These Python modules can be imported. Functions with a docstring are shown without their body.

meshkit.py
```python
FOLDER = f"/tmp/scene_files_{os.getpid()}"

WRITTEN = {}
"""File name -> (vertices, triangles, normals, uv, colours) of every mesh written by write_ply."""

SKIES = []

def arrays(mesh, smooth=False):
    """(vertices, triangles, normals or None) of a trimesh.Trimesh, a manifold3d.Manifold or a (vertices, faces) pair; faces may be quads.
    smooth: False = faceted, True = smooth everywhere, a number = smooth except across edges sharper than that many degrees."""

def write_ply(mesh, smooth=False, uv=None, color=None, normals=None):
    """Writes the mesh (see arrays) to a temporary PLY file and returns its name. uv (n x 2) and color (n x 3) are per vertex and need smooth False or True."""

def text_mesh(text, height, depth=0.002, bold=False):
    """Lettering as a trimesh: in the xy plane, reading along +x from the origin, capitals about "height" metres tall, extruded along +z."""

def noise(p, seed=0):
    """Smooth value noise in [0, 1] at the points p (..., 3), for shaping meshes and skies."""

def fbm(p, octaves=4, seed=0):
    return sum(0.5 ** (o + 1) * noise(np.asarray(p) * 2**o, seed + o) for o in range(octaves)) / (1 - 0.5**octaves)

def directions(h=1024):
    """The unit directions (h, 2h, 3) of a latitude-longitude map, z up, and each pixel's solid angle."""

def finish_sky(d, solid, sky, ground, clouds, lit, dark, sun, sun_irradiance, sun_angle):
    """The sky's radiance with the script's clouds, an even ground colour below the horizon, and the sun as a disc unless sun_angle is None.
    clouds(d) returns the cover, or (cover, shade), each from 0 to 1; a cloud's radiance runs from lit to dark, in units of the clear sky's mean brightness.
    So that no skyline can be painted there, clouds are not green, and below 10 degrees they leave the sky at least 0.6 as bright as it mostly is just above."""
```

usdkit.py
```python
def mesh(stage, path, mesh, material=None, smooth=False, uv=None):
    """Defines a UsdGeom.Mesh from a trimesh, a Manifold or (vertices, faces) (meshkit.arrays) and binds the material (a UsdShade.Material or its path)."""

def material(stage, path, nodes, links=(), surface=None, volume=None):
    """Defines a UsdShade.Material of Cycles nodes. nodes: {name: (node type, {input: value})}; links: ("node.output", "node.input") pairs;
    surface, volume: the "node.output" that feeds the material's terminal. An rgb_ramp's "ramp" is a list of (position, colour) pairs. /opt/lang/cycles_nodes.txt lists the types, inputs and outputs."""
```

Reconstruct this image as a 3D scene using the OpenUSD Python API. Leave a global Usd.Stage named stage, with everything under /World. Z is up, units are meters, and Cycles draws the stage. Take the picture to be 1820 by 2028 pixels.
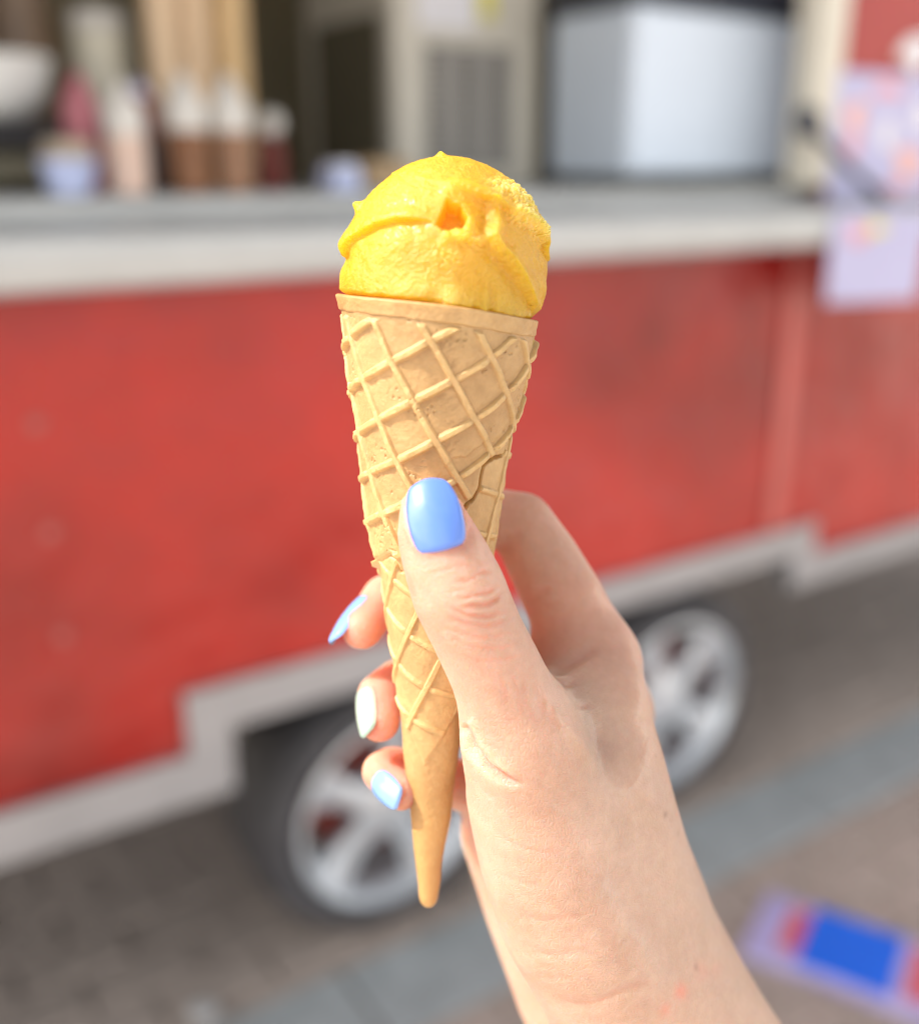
import math, random
import numpy as np, trimesh, meshkit, usdkit
from scipy import ndimage
from scipy.interpolate import PchipInterpolator
from shapely.geometry import Polygon, box as sbox
from pxr import Usd, UsdGeom, UsdLux, UsdShade, Gf, Sdf, Vt

stage = Usd.Stage.CreateInMemory()
UsdGeom.SetStageUpAxis(stage, UsdGeom.Tokens.z)
UsdGeom.SetStageMetersPerUnit(stage, 1.0)
UsdGeom.Xform.Define(stage, '/World')
UsdGeom.Scope.Define(stage, '/World/Looks')

# ---------------------------------------------------------------- camera, sky, sun, exposure
CAM_H, PITCH = 1.395, math.radians(18.45)
FPX, CX, CY = 2050.0, 910.0, 1014.0            # focal length and centre in the units the photograph was measured in (1820 wide)
APERTURE = 24.0
cam = UsdGeom.Camera.Define(stage, '/World/camera')
cam.CreateHorizontalApertureAttr(APERTURE)
cam.CreateFocalLengthAttr(APERTURE * FPX / 1820.0)
cam.CreateFStopAttr(APERTURE * FPX / 1820.0 / 8.0)
cam.CreateFocusDistanceAttr(0.232)
cam.CreateClippingRangeAttr(Gf.Vec2f(0.03, 1000))
cam.CreateExposureAttr(1.08)
cam.AddTranslateOp().Set(Gf.Vec3d(0, 0, CAM_H))
cam.AddRotateXOp().Set(90 - math.degrees(PITCH))
SUN = np.array([-0.66, -0.09, 0.74]); SUN /= np.linalg.norm(SUN)
dome = UsdLux.DomeLight.Define(stage, '/World/sky')
dome.GetPrim().SetCustomDataByKey('kind', 'structure')
sky_mat = usdkit.material(stage, '/World/Looks/sky_air', {
    's': ('sky_texture', {'sky_type': 'single_scattering', 'sun_disc': False, 'sun_elevation': math.asin(SUN[2]), 'sun_rotation': math.atan2(SUN[0], SUN[1]), 'aerosol_density': 2.5, 'air_density': 1.0}),
    'tc': ('texture_coordinate', {}), 'cn': ('noise_texture', {'scale': 2.6, 'detail': 6.0, 'roughness': 0.6}), 'cr': ('rgb_ramp', {'ramp': [(0.30, (0.15, 0.15, 0.15)), (0.60, (0.9, 0.9, 0.9))]}),
    'bw': ('rgb_to_bw', {}), 'cl': ('mix', {'mix_type': 'multiply', 'fac': 1.0, 'color2': (3.0, 2.93, 2.82)}), 'cm': ('mix', {'mix_type': 'mix'}),  # unseen clouds added to the dome, brightened to raise the fill light
    'b': ('background_shader', {'strength': 0.08})}, [('tc.generated', 'cn.vector'), ('cn.fac', 'cr.fac'), ('s.color', 'bw.color'), ('bw.val', 'cl.color1'), ('s.color', 'cm.color1'), ('cl.color', 'cm.color2'), ('cr.color', 'cm.fac'), ('cm.color', 'b.color')], surface='b.background')
UsdShade.MaterialBindingAPI.Apply(dome.GetPrim()).Bind(sky_mat)
sun = UsdLux.DistantLight.Define(stage, '/World/sun')
sun.CreateIntensityAttr(0.85); sun.CreateNormalizeAttr(True); sun.CreateAngleAttr(0.53); sun.CreateColorAttr(Gf.Vec3f(1.0, 0.93, 0.82))
_q = Gf.Rotation(Gf.Vec3d(0, 0, 1), Gf.Vec3d(*map(float, SUN))).GetQuat()
sun.AddOrientOp(UsdGeom.XformOp.PrecisionDouble).Set(Gf.Quatd(_q))

# ---------------------------------------------------------------- helpers
CAM_R = np.array([1.0, 0, 0]); CAM_F = np.array([0, math.cos(PITCH), -math.sin(PITCH)]); CAM_U = np.array([0, math.sin(PITCH), math.cos(PITCH)])
CAM_C = np.array([0, 0, CAM_H])
def at(u, v, z):                                # the real point that lies at depth z (metres) where the photograph shows (u, v)
    return CAM_C + z * (CAM_F + (u - CX) / FPX * CAM_R + (CY - v) / FPX * CAM_U)
def pix(P):
    q = np.asarray(P) - CAM_C; z = q @ CAM_F
    return CX + FPX * (q @ CAM_R) / z, CY - FPX * (q @ CAM_U) / z, z

_taken = {}
def path_for(name, parent):
    base = parent.GetPath() if parent is not None else Sdf.Path('/World')
    k = _taken.setdefault((str(base), name), 0); _taken[(str(base), name)] = k + 1
    return str(base.AppendChild(name if k == 0 else f'{name}_{k:03d}'))
def tag(prim, label=None, category=None, group=None, kind=None):
    for k, v in (('label', label), ('category', category), ('group', group), ('kind', kind)):
        if v: prim.SetCustomDataByKey(k, v)
    return prim
def thing(name, label, category, group=None, loc=None):
    x = UsdGeom.Xform.Define(stage, path_for(name, None))
    p = x.GetPrim(); tag(p, label, category, group)
    if loc is not None: x.AddTranslateOp().Set(Gf.Vec3d(*map(float, loc)))
    return p
def origin(parent):
    if parent is None or not parent.IsA(UsdGeom.Xformable): return np.zeros(3)
    return np.array(UsdGeom.Xformable(parent).ComputeLocalToWorldTransform(Usd.TimeCode.Default()).ExtractTranslation())
def obj(name, mesh, mat, parent=None, smooth=False, label=None, colors=None):
    """one Mesh prim; the mesh is given in world coordinates"""
    pth = path_for(name, parent)
    v, f, n = meshkit.arrays(mesh, smooth)
    m = usdkit.mesh(stage, pth, (v - origin(parent), f), M[mat] if isinstance(mat, str) else mat, False)
    if n is not None:
        m.CreateNormalsAttr(Vt.Vec3fArray.FromNumpy(n.astype(np.float32))); m.SetNormalsInterpolation('vertex')
    if colors is not None:
        for k, arr in colors.items():
            UsdGeom.PrimvarsAPI(m).CreatePrimvar(k, Sdf.ValueTypeNames.Color3fArray, 'vertex').Set(Vt.Vec3fArray.FromNumpy(np.asarray(arr, np.float32)))
    if label: tag(m.GetPrim(), label)
    return m.GetPrim()
cat = trimesh.util.concatenate
def grid_faces(nr, nc, wrap=False):
    i, j = np.meshgrid(np.arange(nr - 1), np.arange(nc if wrap else nc - 1), indexing='ij')
    a = i * nc + j; b = i * nc + (j + 1) % nc; c = (i + 1) * nc + (j + 1) % nc; d = (i + 1) * nc + j
    q = np.stack([a, b, c, d], -1).reshape(-1, 4)
    return np.vstack([q[:, [0, 1, 2]], q[:, [0, 2, 3]]])
def rbox(lo, hi, r=0.004):
    """box with chamfered edges"""
    lo, hi = np.minimum(lo, hi).astype(float), np.maximum(lo, hi).astype(float)
    r = min(r, 0.45 * (hi - lo).min())
    pts = []
    for k in range(3):
        a, b = lo + r, hi - r
        a[k], b[k] = lo[k], hi[k]
        for ix in np.ndindex(2, 2, 2): pts.append([(a, b)[ix[m]][m] for m in range(3)])
    return trimesh.convex.convex_hull(np.array(pts))
def lathe(profile, n=40):
    return trimesh.creation.revolve(np.array(profile, float), sections=n)
def tube(pts, r, n=12):
    pts = [np.asarray(p, float) for p in pts]; out = []
    for a, b in zip(pts[:-1], pts[1:]): out.append(trimesh.creation.cylinder(r, segment=[a, b], sections=n))
    for p in pts[1:-1]: s = trimesh.creation.icosphere(2, r); s.apply_translation(p); out.append(s)
    return cat(out)
def smoothstep(a, b, x):
    t = np.clip((x - a) / (b - a), 0, 1); return t * t * (3 - 2 * t)

# ---------------------------------------------------------------- materials
M = {}
def mat(name, color, rough=0.5, metallic=0.0, var=0.12, scale=8.0, bump=0.0, bump_scale=60.0, coat=0.0, **kw):
    """principled with a noise that varies the colour and an optional fine relief, in object space"""
    c = np.array(color, float)
    nodes = {'tc': ('texture_coordinate', {}), 'n': ('noise_texture', {'scale': scale, 'detail': 5.0, 'roughness': 0.6}),
             'r': ('rgb_ramp', {'ramp': [(0.3, tuple(c * (1 - var))), (0.7, tuple(np.minimum(c * (1 + var), 0.95)))]}),
             'p': ('principled_bsdf', {'roughness': rough, 'metallic': metallic, 'coat_weight': coat, **kw})}
    links = [('tc.object', 'n.vector'), ('n.fac', 'r.fac'), ('r.color', 'p.base_color')]
    if bump:
        nodes['n2'] = ('noise_texture', {'scale': bump_scale, 'detail': 4.0}); nodes['b'] = ('bump', {'distance': bump, 'strength': 1.0})
        links += [('tc.object', 'n2.vector'), ('n2.fac', 'b.height'), ('b.normal', 'p.normal')]
    M[name] = usdkit.material(stage, '/World/Looks/' + name, nodes, links, surface='p.BSDF')
mat('red_vinyl', (0.355, 0.012, 0.007), 0.32, var=0.55, scale=1.35, bump=0.12, bump_scale=1.5, coat=0.4, coat_roughness=0.15, coat_ior=1.5)  # broad dark and light noise paints the panel's reflections into the red
mat('red_joint', (0.48, 0.085, 0.07), 0.3, coat=0.6)  # lighter red carries the bright highlight seen along the joint
mat('red_rivet', (0.42, 0.11, 0.095), 0.4)
mat('red_wall', (0.38, 0.04, 0.03), 0.35, var=0.1, scale=4, bump=0.008, bump_scale=4)
mat('aluminium_trim', (0.40, 0.40, 0.41), 0.42, 0.55, var=0.08, scale=9)
mat('counter_metal', (0.47, 0.48, 0.475), 0.36, 0.5, var=0.06, scale=7)
mat('cream_frame', (0.66, 0.62, 0.52), 0.45, var=0.06, scale=6)
mat('inside_wall', (0.34, 0.29, 0.18), 0.6, var=0.15, scale=3)
mat('trailer_roof', (0.7, 0.7, 0.68), 0.5)
mat('under_black', (0.018, 0.016, 0.016), 0.7)
mat('tyre_rubber', (0.058, 0.056, 0.060), 0.62, var=0.25, scale=20, bump=0.002, bump_scale=80)
mat('alloy', (0.68, 0.71, 0.74), 0.34, 0.7, var=0.06, scale=15)
mat('rusty_red', (0.20, 0.035, 0.025), 0.6, var=0.3, scale=25)
mat('white_enamel', (0.70, 0.79, 0.90), 0.5, var=0.03, scale=3)
mat('machine_cream', (0.62, 0.58, 0.49), 0.4, var=0.05, scale=5)
mat('grey_slat', (0.34, 0.32, 0.29), 0.5)
mat('dark_recess', (0.05, 0.045, 0.035), 0.6)
mat('olive_panel', (0.13, 0.115, 0.075), 0.55)
mat('paper_white', (0.78, 0.77, 0.80), 0.6, var=0.03)
mat('sticker_yellow', (0.75, 0.68, 0.08), 0.5, var=0.05)
mat('lilac_paper', (0.48, 0.47, 0.68), 0.5, var=0.05, scale=9)
mat('print_pink', (0.72, 0.34, 0.40), 0.5, var=0.15, scale=20)
mat('print_peach', (0.80, 0.44, 0.38), 0.5, var=0.15, scale=20)
mat('dark_grey_plastic', (0.04, 0.045, 0.06), 0.4)
mat('waffle_tan', (0.62, 0.43, 0.22), 0.7, var=0.2, scale=40, bump=0.002, bump_scale=150)
mat('pale_wafer', (0.70, 0.52, 0.34), 0.7, var=0.15, scale=40)
mat('caramel_sauce', (0.20, 0.075, 0.025), 0.25, var=0.15, scale=30, coat=0.4)
mat('sauce_brown', (0.27, 0.13, 0.065), 0.3, var=0.15, scale=30, coat=0.4)
mat('milky_plastic', (0.66, 0.63, 0.58), 0.3, var=0.05, scale=20)
mat('pink_plastic', (0.50, 0.16, 0.19), 0.35, var=0.1, scale=20)
mat('peach_plastic', (0.72, 0.52, 0.42), 0.35, var=0.08, scale=20)
mat('blue_white_plastic', (0.50, 0.56, 0.80), 0.35, var=0.08, scale=20)
mat('tan_lid', (0.42, 0.34, 0.25), 0.5, var=0.1, scale=20)
mat('bowl_highlight_white', (0.80, 0.80, 0.77), 0.25, var=0.04, scale=5, coat=0.5)  # white stands in for the bright highlights on a steel bowl
mat('cream_tin', (0.74, 0.69, 0.55), 0.4, var=0.05)
mat('jug_brown', (0.20, 0.13, 0.08), 0.35, var=0.2, scale=12)
mat('black_iron', (0.012, 0.010, 0.012), 0.45)
mat('cardboard', (0.36, 0.25, 0.14), 0.75, var=0.12, scale=20)
mat('packet_blue', (0.005, 0.16, 0.92), 0.4, var=0.08, scale=20)
mat('packet_red', (0.70, 0.13, 0.16), 0.4, var=0.15, scale=25)
mat('packet_lilac', (0.47, 0.42, 0.72), 0.4, var=0.1, scale=25)
mat('pale_stone', (0.5, 0.5, 0.5), 0.7)
mat('nail_blue', (0.10, 0.205, 0.60), 0.16, var=0.05, scale=120, coat=1.0)
mat('nail_light_blue', (0.20, 0.36, 0.70), 0.16, var=0.04, scale=120, coat=1.0)
mat('nail_mint', (0.37, 0.53, 0.44), 0.2, var=0.02, scale=120, coat=1.0)
# paving: every stone has a tone of its own
M['paving'] = usdkit.material(stage, '/World/Looks/paving', {
    'g': ('geometry', {}), 'tc': ('texture_coordinate', {}), 'n': ('noise_texture', {'scale': 40.0, 'detail': 6.0, 'roughness': 0.65}), 'big': ('noise_texture', {'scale': 1.3, 'detail': 3.0}),
    'r': ('rgb_ramp', {'ramp': [(0.0, (0.46, 0.39, 0.345)), (0.35, (0.49, 0.44, 0.395)), (0.6, (0.47, 0.44, 0.425)), (0.8, (0.53, 0.47, 0.39)), (1.0, (0.44, 0.415, 0.41))]}),
    'rb': ('rgb_ramp', {'ramp': [(0.25, (0.80, 0.78, 0.76)), (0.75, (1.15, 1.12, 1.10))]}),
    'm': ('mix', {'mix_type': 'multiply', 'fac': 1.0}), 'rn': ('rgb_ramp', {'ramp': [(0.3, (0.75, 0.75, 0.75)), (0.7, (1.2, 1.2, 1.2))]}), 'm2': ('mix', {'mix_type': 'multiply', 'fac': 1.0}),
    'b': ('bump', {'distance': 0.004}), 'p': ('principled_bsdf', {'roughness': 0.85})},
    [('g.random_per_island', 'r.fac'), ('tc.object', 'n.vector'), ('tc.object', 'big.vector'), ('big.fac', 'rb.fac'), ('n.fac', 'rn.fac'), ('r.color', 'm.color1'), ('rb.color', 'm.color2'), ('m.color', 'm2.color1'), ('rn.color', 'm2.color2'),
     ('m2.color', 'p.base_color'), ('n.fac', 'b.height'), ('b.normal', 'p.normal')], surface='p.BSDF')
mat('channel_stone', (0.385, 0.415, 0.42), 0.8, var=0.14, scale=12, bump=0.003, bump_scale=60)
mat('joint_sand', (0.38, 0.34, 0.30), 0.95, var=0.25, scale=30)

# ---------------------------------------------------------------- the trailer's own axes: s along its side, o outwards, z up (0.045 = the ground under the axis the parts were measured from)
TA = math.radians(56.7)
TD = np.array([math.sin(TA), math.cos(TA), 0]); TN = np.array([math.cos(TA), -math.sin(TA), 0]); TP = np.array([-0.24249, 1.56512, 0.045])
TM = np.eye(4); TM[:3, 0] = TD; TM[:3, 1] = TN; TM[:3, 2] = [0, 0, 1]; TM[:3, 3] = TP
def tr(m):
    m = m.copy(); m.apply_transform(TM)
    if np.linalg.det(TM[:3, :3]) < 0 and m.volume < 0: m.invert()
    return m
def T(s, o, z): return TP + TD * s + TN * o + np.array([0, 0, z])
def tbox(s0, s1, o0, o1, z0, z1, r=0.004): return tr(rbox((s0, o0, z0), (s1, o1, z1), r))
def tposed(m, s, o, z): m = m.copy(); m.apply_translation(T(s, o, z)); return m
def side_sheet(poly, o0, o1):
    m = trimesh.creation.extrude_polygon(poly, o1 - o0, engine='earcut')   # x, y, depth -> s, z, o
    v = m.vertices; m = trimesh.Trimesh(np.stack([v[:, 0], v[:, 2] + o0, v[:, 1]], 1), m.faces); m = tr(m)
    trimesh.repair.fix_normals(m); return m

# ---------------------------------------------------------------- ground
rng = np.random.default_rng(4)
g = trimesh.Trimesh(np.array([[-150, -150, -0.012], [150, -150, -0.012], [150, 150, -0.012], [-150, 150, -0.012]], float), [[0, 1, 2], [0, 2, 3]])
tag(obj('ground', g, 'joint_sand'), kind='structure')
def paver_field(s0, s1, o0, o1, ls, lo, gap=0.0045, running=True):
    V, F = [], []; row = 0; o = o0
    while o < o1 - 1e-6:
        s = s0 - (ls * 0.5 if (row % 2 and running) else 0)
        while s < s1:
            a, b, c, d = max(s, s0) + gap / 2, min(s + ls, s1) - gap / 2, o + gap / 2, min(o + lo, o1) - gap / 2
            if b - a > 0.02:
                zt = 0.0 + rng.uniform(-0.0025, 0.0025); e = 0.005; k = len(V) * 8
                tl = rng.uniform(-0.0015, 0.0015, 2)
                pts = [(a, c, -0.02), (b, c, -0.02), (b, d, -0.02), (a, d, -0.02), (a + e, c + e, zt + tl[0]), (b - e, c + e, zt), (b - e, d - e, zt + tl[1]), (a + e, d - e, zt)]
                V.append([TP * [1, 1, 0] + TD * p[0] + TN * p[1] + np.array([0, 0, p[2]]) for p in pts])
                F.append(np.array([[4, 6, 5], [4, 7, 6], [0, 5, 1], [0, 4, 5], [1, 6, 2], [1, 5, 6], [2, 7, 3], [2, 6, 7], [3, 4, 0], [3, 7, 4]]) + k)
            s += ls
        o += lo; row += 1
    m = trimesh.Trimesh(np.array(V).reshape(-1, 3), np.vstack(F), process=False)
    if m.face_normals[0][2] < 0: m.invert()
    return m
pv = cat([paver_field(-3.2, 6.4, -2.4, 0.04, 0.2, 0.1), paver_field(-3.2, 6.4, 0.24, 4.04, 0.2, 0.1)])
tag(obj('paving_stones', pv, 'paving'), 'weathered brown and grey paving stones around the trailer', 'paving', kind='stuff')
chan = paver_field(-3.2, 6.4, 0.04, 0.24, 0.4, 0.2, running=False)
tag(obj('drain_channel', chan, 'channel_stone'), 'strip of blue grey channel stones in the paving beside the wheels', 'drain channel', kind='stuff')

# ---------------------------------------------------------------- food trailer
tl = thing('food_trailer', 'red food trailer with pale trim, long metal serving counter and twin alloy wheels', 'food trailer', loc=T(0.5, -0.9, -0.045))
S0, S1 = -2.1, 2.9
def step_line(dz): return [(S0, 0.47 + dz), (-0.228, 0.47 + dz), (-0.228, 0.575 + dz), (1.255, 0.575 + dz), (1.255, 0.50 + dz), (S1, 0.50 + dz)]
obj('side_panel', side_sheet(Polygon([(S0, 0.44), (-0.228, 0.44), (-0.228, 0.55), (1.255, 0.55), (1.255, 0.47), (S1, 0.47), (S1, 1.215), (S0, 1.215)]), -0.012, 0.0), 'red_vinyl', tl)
def strip(poly, name='lower_trim'): return obj(name, side_sheet(Polygon(poly), -0.03, 0.016), 'aluminium_trim', tl)
strip([(S0, 0.383), (-0.158, 0.383), (-0.158, 0.466), (-0.228, 0.466), (S0, 0.466)])
strip([(-0.2285, 0.4665), (-0.158, 0.4665), (-0.158, 0.575), (-0.2285, 0.575)], 'arch_trim')
strip([(-0.1575, 0.497), (1.19, 0.508), (1.19, 0.5755), (-0.1575, 0.5755)])
strip([(1.1905, 0.425), (1.262, 0.425), (1.262, 0.577), (1.1905, 0.577)], 'arch_trim')
strip([(1.2625, 0.425), (S1, 0.425), (S1, 0.498), (1.2625, 0.498)])
obj('panel_joint', tbox(1.095, 1.15, 0.0, 0.009, 0.578, 1.205, 0.0045), 'red_joint', tl)
for s_, z_ in ((-0.389, 1.023), (-0.389, 0.869), (-0.390, 0.712)):
    r_ = trimesh.creation.icosphere(2, 0.011); r_.apply_scale([1, 0.45, 1]); r_ = tr(r_); r_.apply_translation(T(s_, 0.001, z_) - TP)
    obj('rivet', r_, 'red_rivet', tl, smooth=True)
# counter: outer shelf with rounded lip, inner worktop one step higher
prof = [(0.0, 1.205), (0.112, 1.205), (0.120, 1.213), (0.123, 1.24), (0.120, 1.268), (0.112, 1.277), (0.0, 1.281)]
lip = trimesh.creation.extrude_polygon(Polygon(prof), 3.35, engine='earcut'); v = lip.vertices
lip = tr(trimesh.Trimesh(np.stack([v[:, 2] - 1.9, v[:, 0], v[:, 1]], 1), lip.faces)); trimesh.repair.fix_normals(lip)
obj('serving_shelf', lip, 'counter_metal', tl, smooth=25)
obj('worktop', tbox(-2.0, 1.40, -1.0, -0.032, 1.275, 1.313, 0.006), 'counter_metal', tl)
obj('frame_post', tbox(1.105, 1.190, -0.05, 0.012, 1.3135, 2.3, 0.006), 'cream_frame', tl)
obj('upper_panel', tbox(1.1905, S1, -0.03, 0.0, 1.282, 2.35, 0.003), 'red_wall', tl)
obj('upper_panel', tbox(S0, -1.3, -0.03, 0.0, 1.282, 2.35, 0.003), 'red_wall', tl)
obj('fascia', tbox(-1.299, 1.190, -0.03, 0.002, 2.1, 2.35, 0.003), 'red_wall', tl)
obj('back_wall', tbox(S0, S1, -1.8, -1.77, 0.5, 2.35, 0.003), 'inside_wall', tl)
obj('end_wall', tbox(S0, S0 + 0.03, -1.769, -0.0305, 0.5, 2.35, 0.003), 'inside_wall', tl)
obj('end_wall', tbox(S1 - 0.03, S1, -1.769, -0.0305, 0.5, 2.35, 0.003), 'inside_wall', tl)
obj('roof', tbox(S0 - 0.02, S1 + 0.02, -1.82, 0.03, 2.352, 2.42, 0.02), 'trailer_roof', tl)
obj('floor', tbox(S0, S1, -1.77, -0.031, 0.50, 0.56, 0.003), 'under_black', tl)
obj('wheel_arch', tbox(-0.15, 1.185, -0.30, -0.28, 0.36, 0.499, 0.003), 'under_black', tl)
obj('axle', tr(trimesh.creation.cylinder(0.03, segment=[(0.151, -1.7, 0.217), (0.151, -0.12, 0.217)])), 'under_black', tl)
obj('axle', tr(trimesh.creation.cylinder(0.03, segment=[(0.857, -1.7, 0.217), (0.857, -0.12, 0.217)])), 'under_black', tl)
def wheel(s, phase):
    def up(m):                                   # lathe axis z -> outwards
        v = m.vertices; m = trimesh.Trimesh(np.stack([v[:, 0], v[:, 2], v[:, 1]], 1), m.faces, process=False); trimesh.repair.fix_normals(m)
        m = tr(m); m.apply_translation(T(s, 0, 0.217) - TP); return m
    tyre = lathe([(0.187, -0.225), (0.240, -0.22), (0.256, -0.20), (0.2635, -0.17), (0.2650, -0.10), (0.2635, -0.05), (0.256, -0.024), (0.240, -0.008), (0.222, 0.0), (0.205, -0.004), (0.196, -0.014), (0.187, -0.03), (0.187, -0.225)], 96)
    ang = np.arctan2(tyre.vertices[:, 1], tyre.vertices[:, 0]); rr = np.hypot(tyre.vertices[:, 0], tyre.vertices[:, 1])
    w = obj('wheel', up(tyre), 'tyre_rubber', tl, smooth=40)
    K = 0.935
    rim = lathe([(0.192, -0.17), (0.2065, -0.17), (0.2065, -0.02), (0.213, -0.008), (0.212, 0.001), (0.204, 0.003), (0.190, -0.012), (0.182, -0.045), (0.180, -0.12), (0.192, -0.17)], 96)
    rim.apply_scale([K, K, 1]); obj('rim', up(rim), 'alloy', w, smooth=35)
    hub = lathe([(0.0, -0.006), (0.026, -0.006), (0.032, -0.012), (0.058, -0.020), (0.066, -0.034), (0.066, -0.07), (0, -0.07)], 48)
    obj('hub', up(hub), 'alloy', w, smooth=35)
    for k in range(5):
        a = phase + k * 2 * math.pi / 5
        ts = np.linspace(0.05, 0.196, 9); P = []
        for t in ts:
            hw = 0.030 + 0.018 * smoothstep(0.09, 0.196, t) + 0.008 * smoothstep(0.09, 0.05, t)
            zz = -0.018 - 0.012 * math.sin((t - 0.05) / 0.146 * math.pi) + 0.006 * smoothstep(0.16, 0.196, t)
            P.append([(t, -hw, zz - 0.012), (t, -hw * 0.7, zz), (t, 0, zz + 0.003), (t, hw * 0.7, zz), (t, hw, zz - 0.012), (t, hw * 0.8, zz - 0.035), (t, -hw * 0.8, zz - 0.035)])
        P = np.array(P); vv = P.reshape(-1, 3); ff = grid_faces(9, 7, True)
        caps = [[0, i, i + 1] for i in range(1, 6)] + [[56, 56 + i + 1, 56 + i] for i in range(1, 6)]
        sp = trimesh.Trimesh(vv, np.vstack([ff, caps])); sp.apply_scale([K, K, 1]); sp.apply_transform(trimesh.transformations.rotation_matrix(a, [0, 0, 1]))
        obj('spoke', up(sp), 'alloy', w, smooth=50)
    obj('brake_drum', up(lathe([(0, -0.085), (0.125, -0.085), (0.135, -0.095), (0.135, -0.16), (0, -0.16)], 48)), 'rusty_red', w, smooth=35)
wheel(0.151, 0.15); wheel(0.857, 0.62)

# ---------------------------------------------------------------- on the worktop and behind it
WT = 1.3135
fz = thing('chest_box', 'large white enamelled equipment box on a dark base beside the cream post', 'equipment box', loc=T(1.04, -0.28, WT))
obj('body', tbox(0.778, 1.36, -0.15, -0.40, WT + 0.022, 1.640, 0.012), 'white_enamel', fz)
obj('base', tbox(0.79, 1.348, -0.165, -0.39, WT + 0.0005, WT + 0.0215, 0.003), 'dark_recess', fz)  # dark inset strip below the body
obj('lid', tbox(0.772, 1.366, -0.145, -0.405, 1.641, 1.70, 0.01), 'dark_grey_plastic', fz)

mc = thing('ice_cream_machine', 'tall cream machine with slatted front grille, white label and yellow sticker', 'machine', loc=T(0.61, -0.65, WT))
obj('cabinet', tbox(0.435, 0.795, -0.455, -0.85, WT + 0.0005, 2.0, 0.008), 'machine_cream', mc)
obj('side_panel', tbox(0.431, 0.4345, -0.50, -0.79, WT + 0.03, 1.635, 0.001), 'olive_panel', mc)
obj('grille', tbox(0.508, 0.72, -0.4545, -0.452, 1.345, 1.582, 0.001), 'grey_slat', mc)
for c_ in (0.530, 0.604, 0.680):
    for k in range(15):
        z_ = 1.352 + k * 0.0155
        obj('slot', tbox(c_ - 0.014, c_ + 0.014, -0.4518, -0.450, z_, z_ + 0.0095, 0.0008), 'dark_recess', mc)
obj('label_sheet', tbox(0.49, 0.625, -0.4545, -0.4525, 1.610, 1.76, 0.0008), 'paper_white', mc)
obj('sticker', tbox(0.637, 0.672, -0.4545, -0.4525, 1.637, 1.72, 0.0008), 'sticker_yellow', mc)

# stacked cones behind the bottles
def stack(s, o, label, r, material, n, z0=WT):
    t = thing('cone_stack', label, 'cone stack', 'stacks of empty cones behind the bottles', loc=T(s, o, z0))
    prof = [(r * 0.72, 0), (r, 0.052), (r * 1.05, 0.054), (r * 1.05, 0.064), (r * 0.96, 0.064), (r * 0.70, 0.006), (r * 0.72, 0)]
    for k in range(n):
        obj('cone', tposed(lathe(prof, 28), s, o, z0 + 0.0005 + k * 0.0215), material, t, smooth=30)
stack(-0.072, -0.30, 'left stack of pale peach wafer cups, nearest the cream tin', 0.027, 'pale_wafer', 16)
stack(-0.016, -0.31, 'middle stack of cream coloured wafer cups', 0.026, 'pale_wafer', 16)
stack(0.041, -0.30, 'right stack of deeper tan wafer cups, nearest the dark gap', 0.029, 'waffle_tan', 16)

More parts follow.
